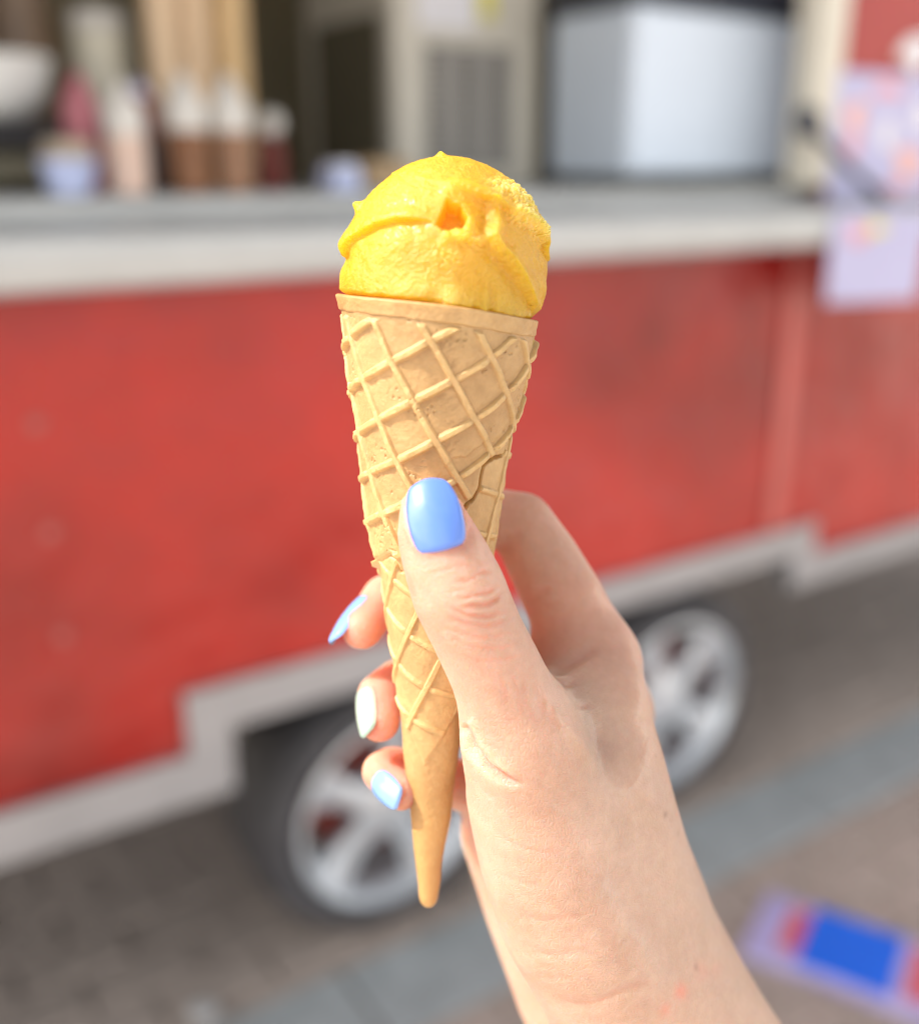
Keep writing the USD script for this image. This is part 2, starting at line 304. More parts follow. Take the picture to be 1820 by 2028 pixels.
def bottle(s, o, label, r, h, body, top, fill=0.52, cap=None):
    t = thing('sauce_bottle', label, 'bottle', 'squeeze bottles on the worktop', loc=T(s, o, WT))
    hb = h * fill
    obj('sauce_part', tposed(lathe([(0, 0.0005), (r * 0.9, 0.0005), (r, 0.006), (r, hb), (0, hb)], 32), s, o, WT), body, t, smooth=40)
    obj('clear_part', tposed(lathe([(0, hb + 0.0005), (r, hb + 0.0005), (r, h * 0.72), (r * 0.75, h * 0.82), (r * 0.5, h * 0.86), (0, h * 0.86)], 32), s, o, WT), top, t, smooth=40)
    obj('nozzle', tposed(lathe([(0, h * 0.8605), (r * 0.55, h * 0.8605), (r * 0.5, h * 0.9), (r * 0.16, h * 1.0), (0, h)], 24), s, o, WT), cap or top, t, smooth=40)
bottle(-0.203, -0.10, 'squeeze bottle with peach sauce below a whitish top', 0.028, 0.15, 'peach_plastic', 'milky_plastic')
bottle(-0.108, -0.12, 'left of two squeeze bottles with dark brown sauce below a white top', 0.031, 0.165, 'caramel_sauce', 'milky_plastic')
bottle(-0.040, -0.12, 'right of two squeeze bottles, its brown sauce paler, below a white top', 0.031, 0.165, 'sauce_brown', 'milky_plastic')
bottle(-0.235, -0.20, 'bottle with a pink top behind the peach sauce bottle', 0.026, 0.165, 'pink_plastic', 'pink_plastic')
bottle(-0.140, -0.22, 'dark bottle with a lilac cap between the peach and brown sauce bottles', 0.026, 0.16, 'dark_grey_plastic', 'rusty_red', cap='lilac_paper')
bt = thing('small_bottle', 'small dark bottle with a round white cap beside the cream machine', 'bottle', loc=T(0.058, -0.2, WT))
obj('body', tposed(lathe([(0, 0.0005), (0.020, 0.0005), (0.022, 0.005), (0.020, 0.06), (0.011, 0.085), (0, 0.085)], 28), 0.058, -0.2, WT), 'rusty_red', bt, smooth=40)
cp = trimesh.creation.icosphere(3, 0.021); obj('cap', tposed(cp, 0.060, -0.2, WT + 0.102), 'milky_plastic', bt, smooth=True)
tb = thing('plastic_tub', 'bluish white tub with a tan lid in front of the black griddle', 'tub', loc=T(-0.285, -0.10, WT))
obj('body', tposed(lathe([(0, 0.0005), (0.028, 0.0005), (0.040, 0.045), (0.041, 0.047), (0, 0.047)], 36), -0.285, -0.10, WT), 'blue_white_plastic', tb, smooth=40)
obj('lid', tposed(lathe([(0, 0.0475), (0.035, 0.0475), (0.034, 0.066), (0.028, 0.072), (0, 0.073)], 36), -0.285, -0.10, WT), 'tan_lid', tb, smooth=40)
gr = thing('griddle', 'black griddle plate standing behind the bluish tub at the left edge', 'griddle', loc=T(-0.40, -0.36, WT))
obj('body', tbox(-0.62, -0.20, -0.22, -0.52, WT + 0.012, WT + 0.060, 0.01), 'olive_panel', gr)
obj('plate', tbox(-0.63, -0.19, -0.21, -0.53, WT + 0.0605, WT + 0.098, 0.008), 'black_iron', gr)
for s_, o_ in ((-0.6, -0.24), (-0.22, -0.24), (-0.6, -0.5), (-0.22, -0.5)):
    obj('foot', tposed(lathe([(0, 0.0005), (0.012, 0.0005), (0.012, 0.012), (0, 0.012)], 16), s_, o_, WT), 'black_iron', gr)
bw = thing('highlight_bowl', 'bowl painted white in place of steel highlights, standing on the black griddle at the left edge', 'bowl', loc=T(-0.345, -0.32, WT + 0.0985))
pr = [(0, 0.0), (0.045, 0.0), (0.07, 0.012), (0.093, 0.045), (0.104, 0.085), (0.108, 0.088), (0.106, 0.091), (0.10, 0.088), (0.089, 0.048), (0.066, 0.017), (0.0, 0.006)]
obj('shell', tposed(lathe(pr, 64), -0.345, -0.32, WT + 0.099), 'bowl_highlight_white', bw, smooth=40)
obj('foot', tposed(lathe([(0, 0), (0.044, 0), (0.042, 0.0), (0.040, -0.0003), (0, -0.0003)], 48), -0.345, -0.32, WT + 0.0988), 'cream_tin', bw, smooth=40)
ct = thing('cream_tin', 'cream coloured tin between the brown jug and the peach wafer stack', 'tin', loc=T(-0.135, -0.42, WT))
obj('body', tposed(lathe([(0, 0.0005), (0.043, 0.0005), (0.045, 0.01), (0.045, 0.24), (0.043, 0.245), (0, 0.245)], 40), -0.135, -0.42, WT), 'cream_tin', ct, smooth=40)
obj('lid', tposed(lathe([(0, 0.2455), (0.046, 0.2455), (0.046, 0.27), (0.04, 0.276), (0, 0.276)], 40), -0.135, -0.42, WT), 'milky_plastic', ct, smooth=40)
jg = thing('brown_jug', 'tall brown jug standing behind the bowl', 'jug', loc=T(-0.235, -0.52, WT))
obj('body', tposed(lathe([(0, 0.0005), (0.055, 0.0005), (0.065, 0.05), (0.07, 0.15), (0.055, 0.25), (0.045, 0.32), (0.05, 0.36), (0.045, 0.36), (0.04, 0.32), (0, 0.30)], 40), -0.235, -0.52, WT), 'jug_brown', jg, smooth=40)
obj('handle', tube([T(-0.165, -0.50, WT + 0.28), T(-0.130, -0.49, WT + 0.25), T(-0.125, -0.49, WT + 0.17), T(-0.165, -0.50, WT + 0.12)], 0.009), 'jug_brown', jg, smooth=40)
cb = thing('cardboard_box', 'small tan cardboard box on the worktop below the cream machine', 'box', loc=T(0.215, -0.12, WT))
obj('carton', tbox(0.172, 0.256, -0.09, -0.16, WT + 0.0005, WT + 0.045, 0.002), 'cardboard', cb)
obj('flap', tbox(0.174, 0.254, -0.092, -0.125, WT + 0.0455, WT + 0.048, 0.001), 'cardboard', cb)
nb = thing('napkin_holder', 'pale blue grey napkin box on the worktop left of the cardboard box', 'napkin box', loc=T(0.14, -0.10, WT))
obj('body', tbox(0.112, 0.158, -0.08, -0.14, WT + 0.0005, WT + 0.035, 0.004), 'blue_white_plastic', nb)
obj('napkins', tbox(0.118, 0.152, -0.085, -0.135, WT + 0.0355, WT + 0.043, 0.002), 'paper_white', nb)

st = thing('flap_strut', 'dark grey strut with a black ball joint slanting down past the cream post', 'strut', loc=T(1.07, 0.0, 1.44))
kn = trimesh.creation.icosphere(3, 0.026); kn.apply_scale([1, 1, 1.2]); obj('ball_joint', tposed(kn, 1.060, 0.04, 1.432), 'dark_grey_plastic', st, smooth=True)
obj('rod', tube([T(1.070, 0.045, 1.42), T(1.13, 0.06, 1.372), T(1.232, 0.095, 1.293)], 0.0095), 'dark_grey_plastic', st, smooth=40)
obj('end_cap', tube([T(1.215, 0.09, 1.307), T(1.240, 0.098, 1.286)], 0.0135), 'dark_grey_plastic', st, smooth=40)

def sheet(poly, o, th=0.0015): return side_sheet(Polygon(poly), o, o + th)
def blob(s, z, rs, rz, seed):
    a = np.linspace(0, 2 * np.pi, 28, endpoint=False); q = 1 + 0.18 * np.sin(3 * a + seed) + 0.1 * np.sin(5 * a + 2 * seed)
    return [(s + rs * q_ * math.cos(a_), z + rz * q_ * math.sin(a_)) for a_, q_ in zip(a, q)]
po = thing('menu_poster', 'pale lilac poster printed with pink ice creams on the red wall above the shelf end', 'poster', loc=T(1.3, 0.0, 1.4))
obj('sheet', sheet([(1.172, 1.283), (1.52, 1.283), (1.52, 1.532), (1.172, 1.530)], 0.013), 'lilac_paper', po)
for (s_, z_, a_, b_, m_) in ((1.235, 1.445, 0.028, 0.034, 'print_peach'), (1.43, 1.36, 0.045, 0.03, 'print_peach'), (1.33, 1.50, 0.05, 0.014, 'print_pink'), (1.345, 1.415, 0.022, 0.03, 'paper_white'), (1.235, 1.39, 0.022, 0.02, 'print_pink'), (1.46, 1.45, 0.03, 0.03, 'paper_white'), (1.40, 1.31, 0.04, 0.012, 'print_pink')):
    obj('print', sheet(blob(s_, z_, a_, b_, s_ * 40), 0.0147, 0.0006), m_, po)
ps = thing('notice_sheet', 'pale lilac paper notice hanging from the shelf over the red side panel', 'notice', loc=T(1.32, 0.12, 1.17))
obj('sheet', sheet([(1.06, 1.098), (1.355, 1.086), (1.365, 1.262), (1.055, 1.266)], 0.125), 'lilac_paper', ps)
obj('print', sheet(blob(1.14, 1.225, 0.035, 0.018, 1), 0.1268, 0.0006), 'print_pink', ps)
obj('print', sheet(blob(1.19, 1.235, 0.03, 0.012, 2), 0.1268, 0.0006), 'sticker_yellow', ps)
wl = thing('round_sign', 'small round white sign on the red wall above the poster', 'sign', loc=T(1.42, 0.0, 1.58))
obj('disc', sheet(blob(1.425, 1.575, 0.045, 0.033, 5), 0.001, 0.006), 'paper_white', wl)
obj('rim', sheet(blob(1.425, 1.575, 0.049, 0.037, 5), 0.0002, 0.0006), 'cream_frame', wl)

# ---------------------------------------------------------------- on the ground
pk = thing('striped_box', 'flat blue, red and lilac printed box lying on the paving by the wrist', 'flat box', loc=T(0.8, 0.55, -0.045))
ax = np.array([0.43, 0.90]); ax /= np.linalg.norm(ax); bx_ = np.array([ax[1], -ax[0]])
def slab(t0, t1, w0, w1, z0, z1):
    m = rbox((t0, w0, z0), (t1, w1, z1), 0.002); v = m.vertices.copy(); P = np.array([0.718, 0.385])
    q = P + v[:, :1] * ax + v[:, 1:2] * bx_
    m = tr(trimesh.Trimesh(np.stack([q[:, 0], q[:, 1], v[:, 2] - 0.045], 1), m.faces)); trimesh.repair.fix_normals(m); return m
obj('carton', slab(0, 0.62, -0.088, 0.088, 0.001, 0.03), 'packet_lilac', pk)
for t0, t1, m_, w_ in ((0.055, 0.092, 'packet_red', 0.06), (0.0925, 0.255, 'packet_blue', 0.086), (0.275, 0.34, 'packet_red', 0.07), (0.40, 0.56, 'packet_blue', 0.08)):
    obj('printed_band', slab(t0, t1, -w_, w_, 0.0302, 0.0312), m_, pk)
pb = trimesh.creation.icosphere(3, 0.02); pb.apply_scale([1.3, 1, 0.6]); pb.vertices += 0.003 * (meshkit.noise(pb.vertices * 90)[:, None] - 0.5)
tag(obj('pale_pebble', tposed(pb, -0.245, 0.012, -0.034), 'pale_stone', smooth=True), 'pale pebble on the brown paving at the bottom edge', 'pebble')

# ---------------------------------------------------------------- the waffle cone: one rolled wafer, built as a relief on the rolled surface
TOPP, TIPP = at(871.5, 612, 0.236), at(848.5, 1793, 0.262)
LEN = np.linalg.norm(TOPP - TIPP); AX = (TOPP - TIPP) / LEN
E1 = -(CAM_F - (CAM_F @ AX) * AX); E1 /= np.linalg.norm(E1); E2 = np.cross(AX, E1)   # E1 towards the holder's eyes, E2 to the right
if E2 @ CAM_R < 0: E2 = -E2
_h = np.linspace(0, LEN * 1.02, 800); _u, _v, _z = pix(TIPP + _h[:, None] * AX)
def v2h(v): return np.interp(v, _v[::-1], _h[::-1])
_tab = np.array([(1793, 9), (1788, 13), (1778, 17), (1760, 20.5), (1700, 28), (1650, 37), (1560, 50), (1480, 64), (1400, 76), (1300, 91), (1200, 106), (1100, 122), (1000, 137), (900, 151), (800, 166), (700, 182), (622, 194), (560, 205)], float)
_hh = v2h(_tab[:, 0]); _rr = _tab[:, 1] * np.interp(_hh, _h, _z) / FPX * 0.985
o_ = np.argsort(_hh); cone_r = PchipInterpolator(_hh[o_], _rr[o_], extrapolate=True)
def cone_pt(h, th, r): return TIPP + h[..., None] * AX + r[..., None] * (np.cos(th)[..., None] * E1 + np.sin(th)[..., None] * E2)
def uv2th(u, v):
    h = v2h(v); uc = np.interp(h, _h, _u); z = np.interp(h, _h, _z); return math.asin(np.clip((u - uc) / (cone_r(h) * FPX / z), -1, 1)), h
PX = 0.245 / FPX
def rim_h(th): return v2h(608) - 19.5 * PX * np.sin(th) + 0.0002 * np.sin(3 * th + 1)
# the torn edge of the outer layer, seen on the right half and low on the left
_seam = [(-180, 1330), (-120, 1190), (-92, 1138), (-68, 1104), (-50, 1085), (-40, 1086), (-34, 1110), (-20, 1095), (-4, 1040), (12, 990)]
_sp = [(915, 985), (927, 972), (938, 966), (950, 948), (952, 930), (957, 908), (966, 900), (980, 892), (998, 890), (1003, 876), (1010, 856), (1022, 842), (1032, 822)]
_sth = [math.radians(a) for a, _ in _seam] + [uv2th(*p)[0] for p in _sp] + [math.radians(a) for a in (84, 88, 93, 101, 120, 150, 180)]
_sh = [v2h(b) for _, b in _seam] + [uv2th(*p)[1] for p in _sp] + [v2h(b) for b in (770, 730, 690, 668, 664, 900, 1330)]
def seam_h(th):
    s = np.interp(th, _sth, _sh)
    return s + 0.0007 * (meshkit.fbm(np.stack([th * 6, th * 0 + 3, th * 0], -1), 4, 5) - 0.5) * 2
ALPHA = math.atan(0.150); SA = math.sin(ALPHA)
RHO_OFF = float(cone_r(v2h(858)) / SA - v2h(858) / math.cos(ALPHA))
CELL = 82.5 * 0.2415 / FPX
def lattice(h, th, turn, wu, wd, hu, hd):
    """height of the moulded ridges: a square lattice drawn on the flat wafer before it is rolled"""
    rho = h / math.cos(ALPHA) + RHO_OFF; ph = th * SA - turn * 2 * math.pi * SA
    rho0 = v2h(858) / math.cos(ALPHA) + RHO_OFF
    x, y = rho * np.sin(ph), rho * np.cos(ph) - rho0
    c, s = math.cos(math.radians(30)), math.sin(math.radians(30))
    wob = 0.00035 * (meshkit.noise(np.stack([x * 160, y * 160, x * 0], -1), 3) - 0.5)
    a, b = (x * c + y * s + wob) / CELL, (-x * s + y * c + wob) / CELL
    fa, fb = np.abs(a - np.round(a)) * CELL, np.abs(b - np.round(b)) * CELL
    n1 = 0.75 + 0.5 * meshkit.noise(np.stack([x * 500, y * 500, x * 0 + 7], -1), 9)
    up = hu * n1 * (1 - smoothstep(wu * 0.50, wu, fb)) * (0.30 + 0.70 * smoothstep(0.0002, 0.0019, fa))   # ridges rising to the right, dipping at each crossing
    dn = hd * n1 * (1 - smoothstep(wd * 0.55, wd, fa))
    return np.maximum(up, dn)
NR, NT = 620, 960
th = np.linspace(-math.pi, math.pi, NT, endpoint=False)
rimh = rim_h(th)
tt = np.linspace(0, 1, NR)[:, None]; HH = tt * (rimh - 0.0004)[None, :]; TH = np.broadcast_to(th, HH.shape)
base = cone_r(HH)
P0_ = cone_pt(HH, TH, base)
sh = seam_h(th)[None, :]
from scipy.spatial import cKDTree
_ti = np.linspace(-math.pi, math.pi, 9000); _si = seam_h(_ti); _rs = 0.0155
_arc = np.r_[0, np.cumsum(np.hypot(np.diff(_ti) * _rs, np.diff(_si)))]; _aa = np.linspace(0, _arc[-1], 6000)
_kt = cKDTree(np.stack([np.interp(_aa, _arc, _ti) * _rs, np.interp(_aa, _arc, _si)], 1))
SD = np.where(HH > sh, 0.004, -0.004) * np.ones_like(HH); _n = (np.abs(HH - sh) < 0.012)
SD[_n] = np.sign((HH - sh)[_n]) * np.minimum(_kt.query(np.stack([TH[_n] * _rs, HH[_n]], 1))[0], 0.012)
SD = np.where(_n, SD, np.sign(HH - sh) * 0.012)
outer = smoothstep(-0.00010, 0.00018, SD)
edge_round = 1 - 0.35 * np.exp(-(SD / 0.0007) ** 2) * (SD > 0)
fade_in = smoothstep(0.012, 0.0, SD)            # the layer thins out towards its torn edge
grain = (meshkit.fbm(P0_ * 900, 4, 2) - 0.5) * 0.00022 + (meshkit.fbm(P0_ * 120, 3, 8) - 0.5) * 0.0007
pits = -0.00028 * smoothstep(0.72, 0.80, meshkit.noise(P0_ * 1500, 31)) * smoothstep(0.56, 0.64, meshkit.fbm(P0_ * 130, 2, 12)) * smoothstep(v2h(1350), v2h(1150), HH)
LO = smoothstep(0.0002, 0.0010, (rimh - 33 * PX)[None, :] - HH) * lattice(HH, TH, 0, 0.00102, 0.00094, 0.00105, 0.00072)
v_low = np.interp(np.degrees(TH), [-180, -90, -70, -35, -12, 20, 45, 90, 180], [1300, 1300, 1385, 1440, 1487, 1440, 1380, 1300, 1300])
lowmask = smoothstep(-0.0015, 0.0008, HH - v2h(v_low))
LI = lattice(HH, TH, 1, 0.00085, 0.00080, 0.00055, 0.00055) * lowmask + 0.00035 * lowmask
crack = -0.0018 * np.exp(-((SD + 0.00030) / 0.00034) ** 2) * smoothstep(-1.2, 0.1, TH)
rel = outer * (0.0017 * (1 - 0.35 * fade_in) * edge_round + LO * smoothstep(0.0002, 0.0012, SD)) + (1 - outer) * LI + crack + grain + pits
swirl = 0.00016 * np.sin(TH * 1 - HH * 260) * smoothstep(v2h(1480), v2h(1600), HH) * smoothstep(0.0, 0.01, HH)
RR = np.maximum(base - 0.0013 * smoothstep(0.003, 0.011, base) + (rel - grain) * smoothstep(0.0, 0.006, base) + grain * smoothstep(0.0, 0.002, base) + swirl, 0.0002)
shell = cone_pt(HH, TH, RR)
# inside of the mouth
hin = np.stack([rimh - 0.0002, rimh - 0.0006, rimh - 0.008]); rin = np.stack([RR[-1] - 0.0006, RR[-1] - 0.0022, RR[-1] - 0.0034])
inner = cone_pt(hin, np.broadcast_to(th, hin.shape), rin)
V = np.vstack([shell.reshape(-1, 3), inner.reshape(-1, 3), TIPP[None] - AX * 0.0003])
Fc = grid_faces(NR + 3, NT, True); tipi = len(V) - 1
Fc = np.vstack([Fc, np.stack([np.full(NT, tipi), (np.arange(NT) + 1) % NT, np.arange(NT)], 1)])
wafer = trimesh.Trimesh(V, Fc, process=False)
if ((V[Fc[NT * 300]].mean(0) - TIPP - AX * ((V[Fc[NT * 300]].mean(0) - TIPP) @ AX)) @ wafer.face_normals[NT * 300]) < 0: wafer = trimesh.Trimesh(V, Fc[:, ::-1], process=False)
toast = np.clip(0.5 + 0.9 * (meshkit.fbm(P0_ * 60, 4, 21) - 0.5) + 0.35 * (outer - 0.5) * 0 + 900 * (LO * outer + LI * (1 - outer)) * 0.55, 0, 1)
edge_t = np.exp(-(SD / 0.0006) ** 2)
lowt = smoothstep(v2h(1420), v2h(1640), HH)
col = np.stack([toast, edge_t, lowt], -1).reshape(-1, 3)
col = np.vstack([col, np.tile([0.4, 0, 0], (len(V) - len(col), 1))])
def biscuit(name, c_dark, c_light, c_edge, c_low):
    M[name] = usdkit.material(stage, '/World/Looks/' + name, {
        'a': ('attribute', {'attribute': 'bake'}), 'sx': ('separate_xyz', {}), 'tc': ('texture_coordinate', {}),
        'n': ('noise_texture', {'scale': 1400.0, 'detail': 5.0, 'roughness': 0.7}), 'n3': ('noise_texture', {'scale': 260.0, 'detail': 5.0, 'roughness': 0.65}),
        'r': ('rgb_ramp', {'ramp': [(0.1, c_dark), (0.9, c_light)]}),
        'rn': ('rgb_ramp', {'ramp': [(0.3, (0.84, 0.81, 0.76)), (0.7, (1.12, 1.12, 1.12))]}), 'm1': ('mix', {'mix_type': 'multiply', 'fac': 0.8}),
        'm2': ('mix', {'mix_type': 'mix', 'color2': c_low}), 'f2': ('math', {'math_type': 'multiply', 'value2': 0.75}),
        'm3': ('mix', {'mix_type': 'mix', 'color2': c_edge}), 'f3': ('math', {'math_type': 'multiply', 'value2': 0.6}),
        'b': ('bump', {'distance': 0.00022, 'strength': 0.8}), 'p': ('principled_bsdf', {'roughness': 0.42, 'specular_ior_level': 0.5, 'subsurface_weight': 0.15, 'subsurface_scale': 0.0015, 'subsurface_radius': (1.0, 0.55, 0.22)})},
        [('a.vector', 'sx.vector'), ('sx.x', 'r.fac'), ('tc.object', 'n.vector'), ('tc.object', 'n3.vector'), ('n3.fac', 'rn.fac'), ('r.color', 'm1.color1'), ('rn.color', 'm1.color2'),
         ('sx.z', 'f2.value1'), ('f2.value', 'm2.fac'), ('m1.color', 'm2.color1'), ('sx.y', 'f3.value1'), ('f3.value', 'm3.fac'), ('m2.color', 'm3.color1'), ('m3.color', 'p.base_color'),
         ('n.fac', 'b.height'), ('b.normal', 'p.normal')], surface='p.BSDF')
biscuit('wafer', (0.385, 0.222, 0.095), (0.56, 0.36, 0.155), (0.55, 0.36, 0.155), (0.47, 0.255, 0.085))
biscuit('wafer_rim', (0.42, 0.235, 0.095), (0.53, 0.33, 0.14), (0.42, 0.13, 0.02), (0.56, 0.30, 0.095))
wc = thing('waffle_cone', 'rolled golden waffle cone with moulded lattice ridges held upright in the hand', 'waffle cone', loc=TIPP)
obj('wafer', wafer, 'wafer', wc, smooth=True, colors={'bake': col})
# the plain band along the mouth
NB = 34; prof_t = np.linspace(0, 1, NB)[:, None]
bw_ = (32 + 1.5 * np.sin(2 * th) + 1.2 * (meshkit.noise(np.stack([th * 9, th * 0, th * 0], -1), 5) - 0.5) * 2) * PX
arc = prof_t * 1.0
hb_ = np.where(arc < 0.80, rimh - bw_ + arc / 0.80 * (bw_ + 0.0001), rimh + 0.0001 + 0 * arc)
rb_ = cone_r(rimh - bw_ + np.minimum(arc / 0.8, 1) * bw_) + 0.0007 * np.ones_like(arc) - 0.0006 * np.exp(-((arc) / 0.05) ** 2) - 0.0005 * np.exp(-((arc - 0.8) / 0.05) ** 2)
rb_ = rb_ - np.where(arc > 0.80, (arc - 0.80) / 0.2 * 0.0032, 0) - np.where(arc == 0, 0.0012, 0)
hb_ = hb_ - np.where(arc > 0.80, ((arc - 0.80) / 0.2) ** 2 * 0.0008, 0)
Pb = cone_pt(hb_, np.broadcast_to(th, hb_.shape), rb_)
rb_ = rb_ + (meshkit.fbm(Pb * 300, 4, 3) - 0.5) * 0.0005 + (meshkit.fbm(Pb * 1100, 3, 4) - 0.5) * 0.0002
gapm = smoothstep(math.radians(84), math.radians(90), np.abs(th - math.radians(14)) * 0 + th)      # the roll's edge on the right
Pb = cone_pt(hb_, np.broadcast_to(th, hb_.shape), rb_ - 0.0009 * gapm)
bcol = np.stack([np.clip(0.5 + 0.9 * (meshkit.fbm(Pb * 90, 4, 6) - 0.5), 0, 1), smoothstep(0.74, 0.82, arc + 0 * th) * (0.4 + 0.6 * meshkit.noise(np.stack([th * 5, th * 0, th * 0], -1), 8)), 0 * Pb[..., 0]], -1).reshape(-1, 3)
Fb = grid_faces(NB, NT, True)
band = trimesh.Trimesh(Pb.reshape(-1, 3), Fb, process=False)
k0 = NT * 10
if ((band.triangles_center[k0] - TIPP - AX * ((band.triangles_center[k0] - TIPP) @ AX)) @ band.face_normals[k0]) < 0: band = trimesh.Trimesh(band.vertices, Fb[:, ::-1], process=False)
obj('rim_band', band, 'wafer_rim', wc, smooth=True, colors={'bake': bcol})

# ---------------------------------------------------------------- the scoop: a ball of sorbet pressed onto the mouth, with its folds, hole and rough patches
SC_Z = 0.2355; SC = at(884.5, 527, SC_Z); SRAD = 203.5 * SC_Z / FPX
sph = trimesh.creation.icosphere(7, 1.0); D = sph.vertices.copy()
view = SC - CAM_C; view /= np.linalg.norm(view); SX = np.cross(view, CAM_U); SX /= np.linalg.norm(SX); SY = np.cross(SX, view)
if SX @ CAM_R < 0: SX = -SX
X = (D @ SX); Y = (D @ SY); Zf = -(D @ view)       # right, up, towards the viewer on the unit ball
front = smoothstep(-0.15, 0.15, Zf)
def c1(p): return ((p[0] * 650 / 1820 + 800) / 1.26209 - 884.5) / 207.0, (527 - (p[1] * 650 / 1820 + 350) / 1.26209) / 205.0
def pl_dist(pts):
    """distance to a polyline in the ball's own x, y; signed side; position along it"""
    P = np.array([c1(p) for p in pts]); best = np.full(len(X), 9.0); side = np.zeros(len(X)); along = np.zeros(len(X)); L = np.r_[0, np.cumsum(np.hypot(*np.diff(P, axis=0).T))]
    for i in range(len(P) - 1):
        a, b = P[i], P[i + 1]; e = b - a; l2 = e @ e; t = np.clip(((X - a[0]) * e[0] + (Y - a[1]) * e[1]) / l2, 0, 1)
        dx, dy = X - a[0] - t * e[0], Y - a[1] - t * e[1]; dd = np.hypot(dx, dy); k = dd < best
        best[k] = dd[k]; side[k] = np.sign(e[0] * dy - e[1] * dx)[k]; along[k] = ((L[i] + t * (L[i + 1] - L[i])) / L[-1])[k]
    return best, side, along
def inpoly(pts, soft):
    P = [c1(p) for p in pts]; dd, _, _ = pl_dist(list(pts) + [pts[0]])
    from matplotlib.path import Path as _P
    return dd
R_ = np.ones(len(X))
R_ += 0.035 * (meshkit.fbm(D * 1.7 + 5, 3, 3) - 0.5)
wobx = 0.02 * (meshkit.fbm(D * 9, 3, 14) - 0.5)
# upper lobe overhanging the lower one on the left: crease line, lower side pressed in
d_, s_, t_ = pl_dist([(120, 870), (190, 770), (250, 705), (320, 660), (420, 612), (560, 585), (700, 590), (830, 610)])
low_side = s_ < 0
wgt = smoothstep(1.02, 0.75, t_) * front
R_ -= wgt * np.where(low_side, 0.056 * np.exp(-d_ / 0.15) * smoothstep(0.0, 0.016, d_ + 0.003), 0)
R_ += wgt * np.where(~low_side, 0.030 * np.exp(-((d_ - 0.03) / 0.06) ** 2), 0)
# lip above the hole, sweeping to the right and down to the mouth
lip_pts = [(850, 470), (890, 405), (960, 378), (1060, 395), (1150, 440), (1210, 500), (1225, 590), (1190, 680), (1240, 760), (1320, 830), (1390, 930), (1440, 1040), (1500, 1190)]
d_, s_, t_ = pl_dist(lip_pts)
R_ += front * 0.062 * np.exp(-((d_ + wobx) / 0.062) ** 2) * smoothstep(-0.02, 0.10, t_)
R_ -= front * np.where(s_ < 0, 0.048 * np.exp(-((d_ - 0.10) / 0.09) ** 2), 0) * smoothstep(0.30, 0.5, t_)
# second fold along the right edge
d_, s_, t_ = pl_dist([(1200, 480), (1330, 520), (1450, 570), (1540, 640), (1570, 720)])
R_ += front * np.where(s_ > 0, 0.012, -0.055 * np.exp(-(d_ / 0.20) ** 2) * smoothstep(0, 0.02, d_)) + front * 0.03 * np.exp(-(d_ / 0.045) ** 2)
d_, s_, t_ = pl_dist([(1290, 720), (1400, 830), (1490, 900), (1610, 960)])
R_ -= front * 0.022 * np.exp(-(d_ / 0.07) ** 2)
# hollow right of the lip
d_, s_, t_ = pl_dist([(1400, 700), (1500, 800), (1530, 900)])
R_ -= front * 0.030 * np.exp(-(d_ / 0.12) ** 2)
# the hole
def hole_mask(pts, soft):
    P = np.array([c1(p) for p in pts]); ins = np.zeros(len(X), bool); j = len(P) - 1
    for i in range(len(P)):
        xi, yi, xj, yj = *P[i], *P[j]
        c_ = ((yi > Y) != (yj > Y)) & (X < (xj - xi) * (Y - yi) / (yj - yi + 1e-12) + xi); ins ^= c_; j = i
    dd, _, _ = pl_dist(list(pts) + [pts[0]])
    return smoothstep(-soft, soft, np.where(ins, dd, -dd))
hm = hole_mask([(885, 470), (930, 488), (975, 498), (1000, 545), (1018, 575), (1010, 610), (985, 640), (940, 640), (900, 655), (860, 650), (818, 622), (845, 560), (870, 510)], 0.010) * (Zf > 0)
R_ -= 0.17 * hm
dc_ = np.hypot(X - c1((930, 690))[0], (Y - c1((930, 690))[1]) * 1.5)
R_ += front * 0.030 * np.exp(-(dc_ / 0.07) ** 2)
for (px_, py_, rr_, hh_) in [(960, 680, .035, .030), (890, 690, .03, .025), (1050, 600, .04, .028), (1085, 640, .03, .02), (1120, 690, .035, .025), (1010, 720, .03, -.02), (860, 730, .03, .018)]:
    q = np.hypot(X - c1((px_, py_))[0], Y - c1((px_, py_))[1]); R_ += front * hh_ * np.exp(-(q / rr_) ** 2)
# broad scoop marks and rough, torn patches of ice
stri = np.sin((X * 0.75 + Y * 0.5 + 0.15 * Y ** 2) * 40 + 5 * meshkit.fbm(D * 2.5, 2, 7))
R_ += 0.0016 * stri * front
def patch(pts, w):
    d_, _, _ = pl_dist(pts); return np.exp(-(d_ / w) ** 2) * front
rough = np.clip(patch([(1230, 380), (1330, 390), (1420, 470)], .10) + patch([(1370, 540), (1480, 590), (1550, 640)], .07) + patch([(870, 800), (920, 850)], .09) * .7 + patch([(900, 1060), (870, 1150)], .09) + patch([(1000, 690), (1080, 720)], .07) + patch([(640, 1000), (760, 960)], .12) * .5, 0, 1)
rn = meshkit.fbm(D * 42, 3, 40)
R_ += rough * 0.050 * (np.clip((rn - 0.46) * 3.2, -0.5, 0.8))
R_ += 0.016 * (meshkit.fbm(D * 14, 3, 50) - 0.5) + 0.008 * (meshkit.fbm(D * 55, 3, 51) - 0.5)
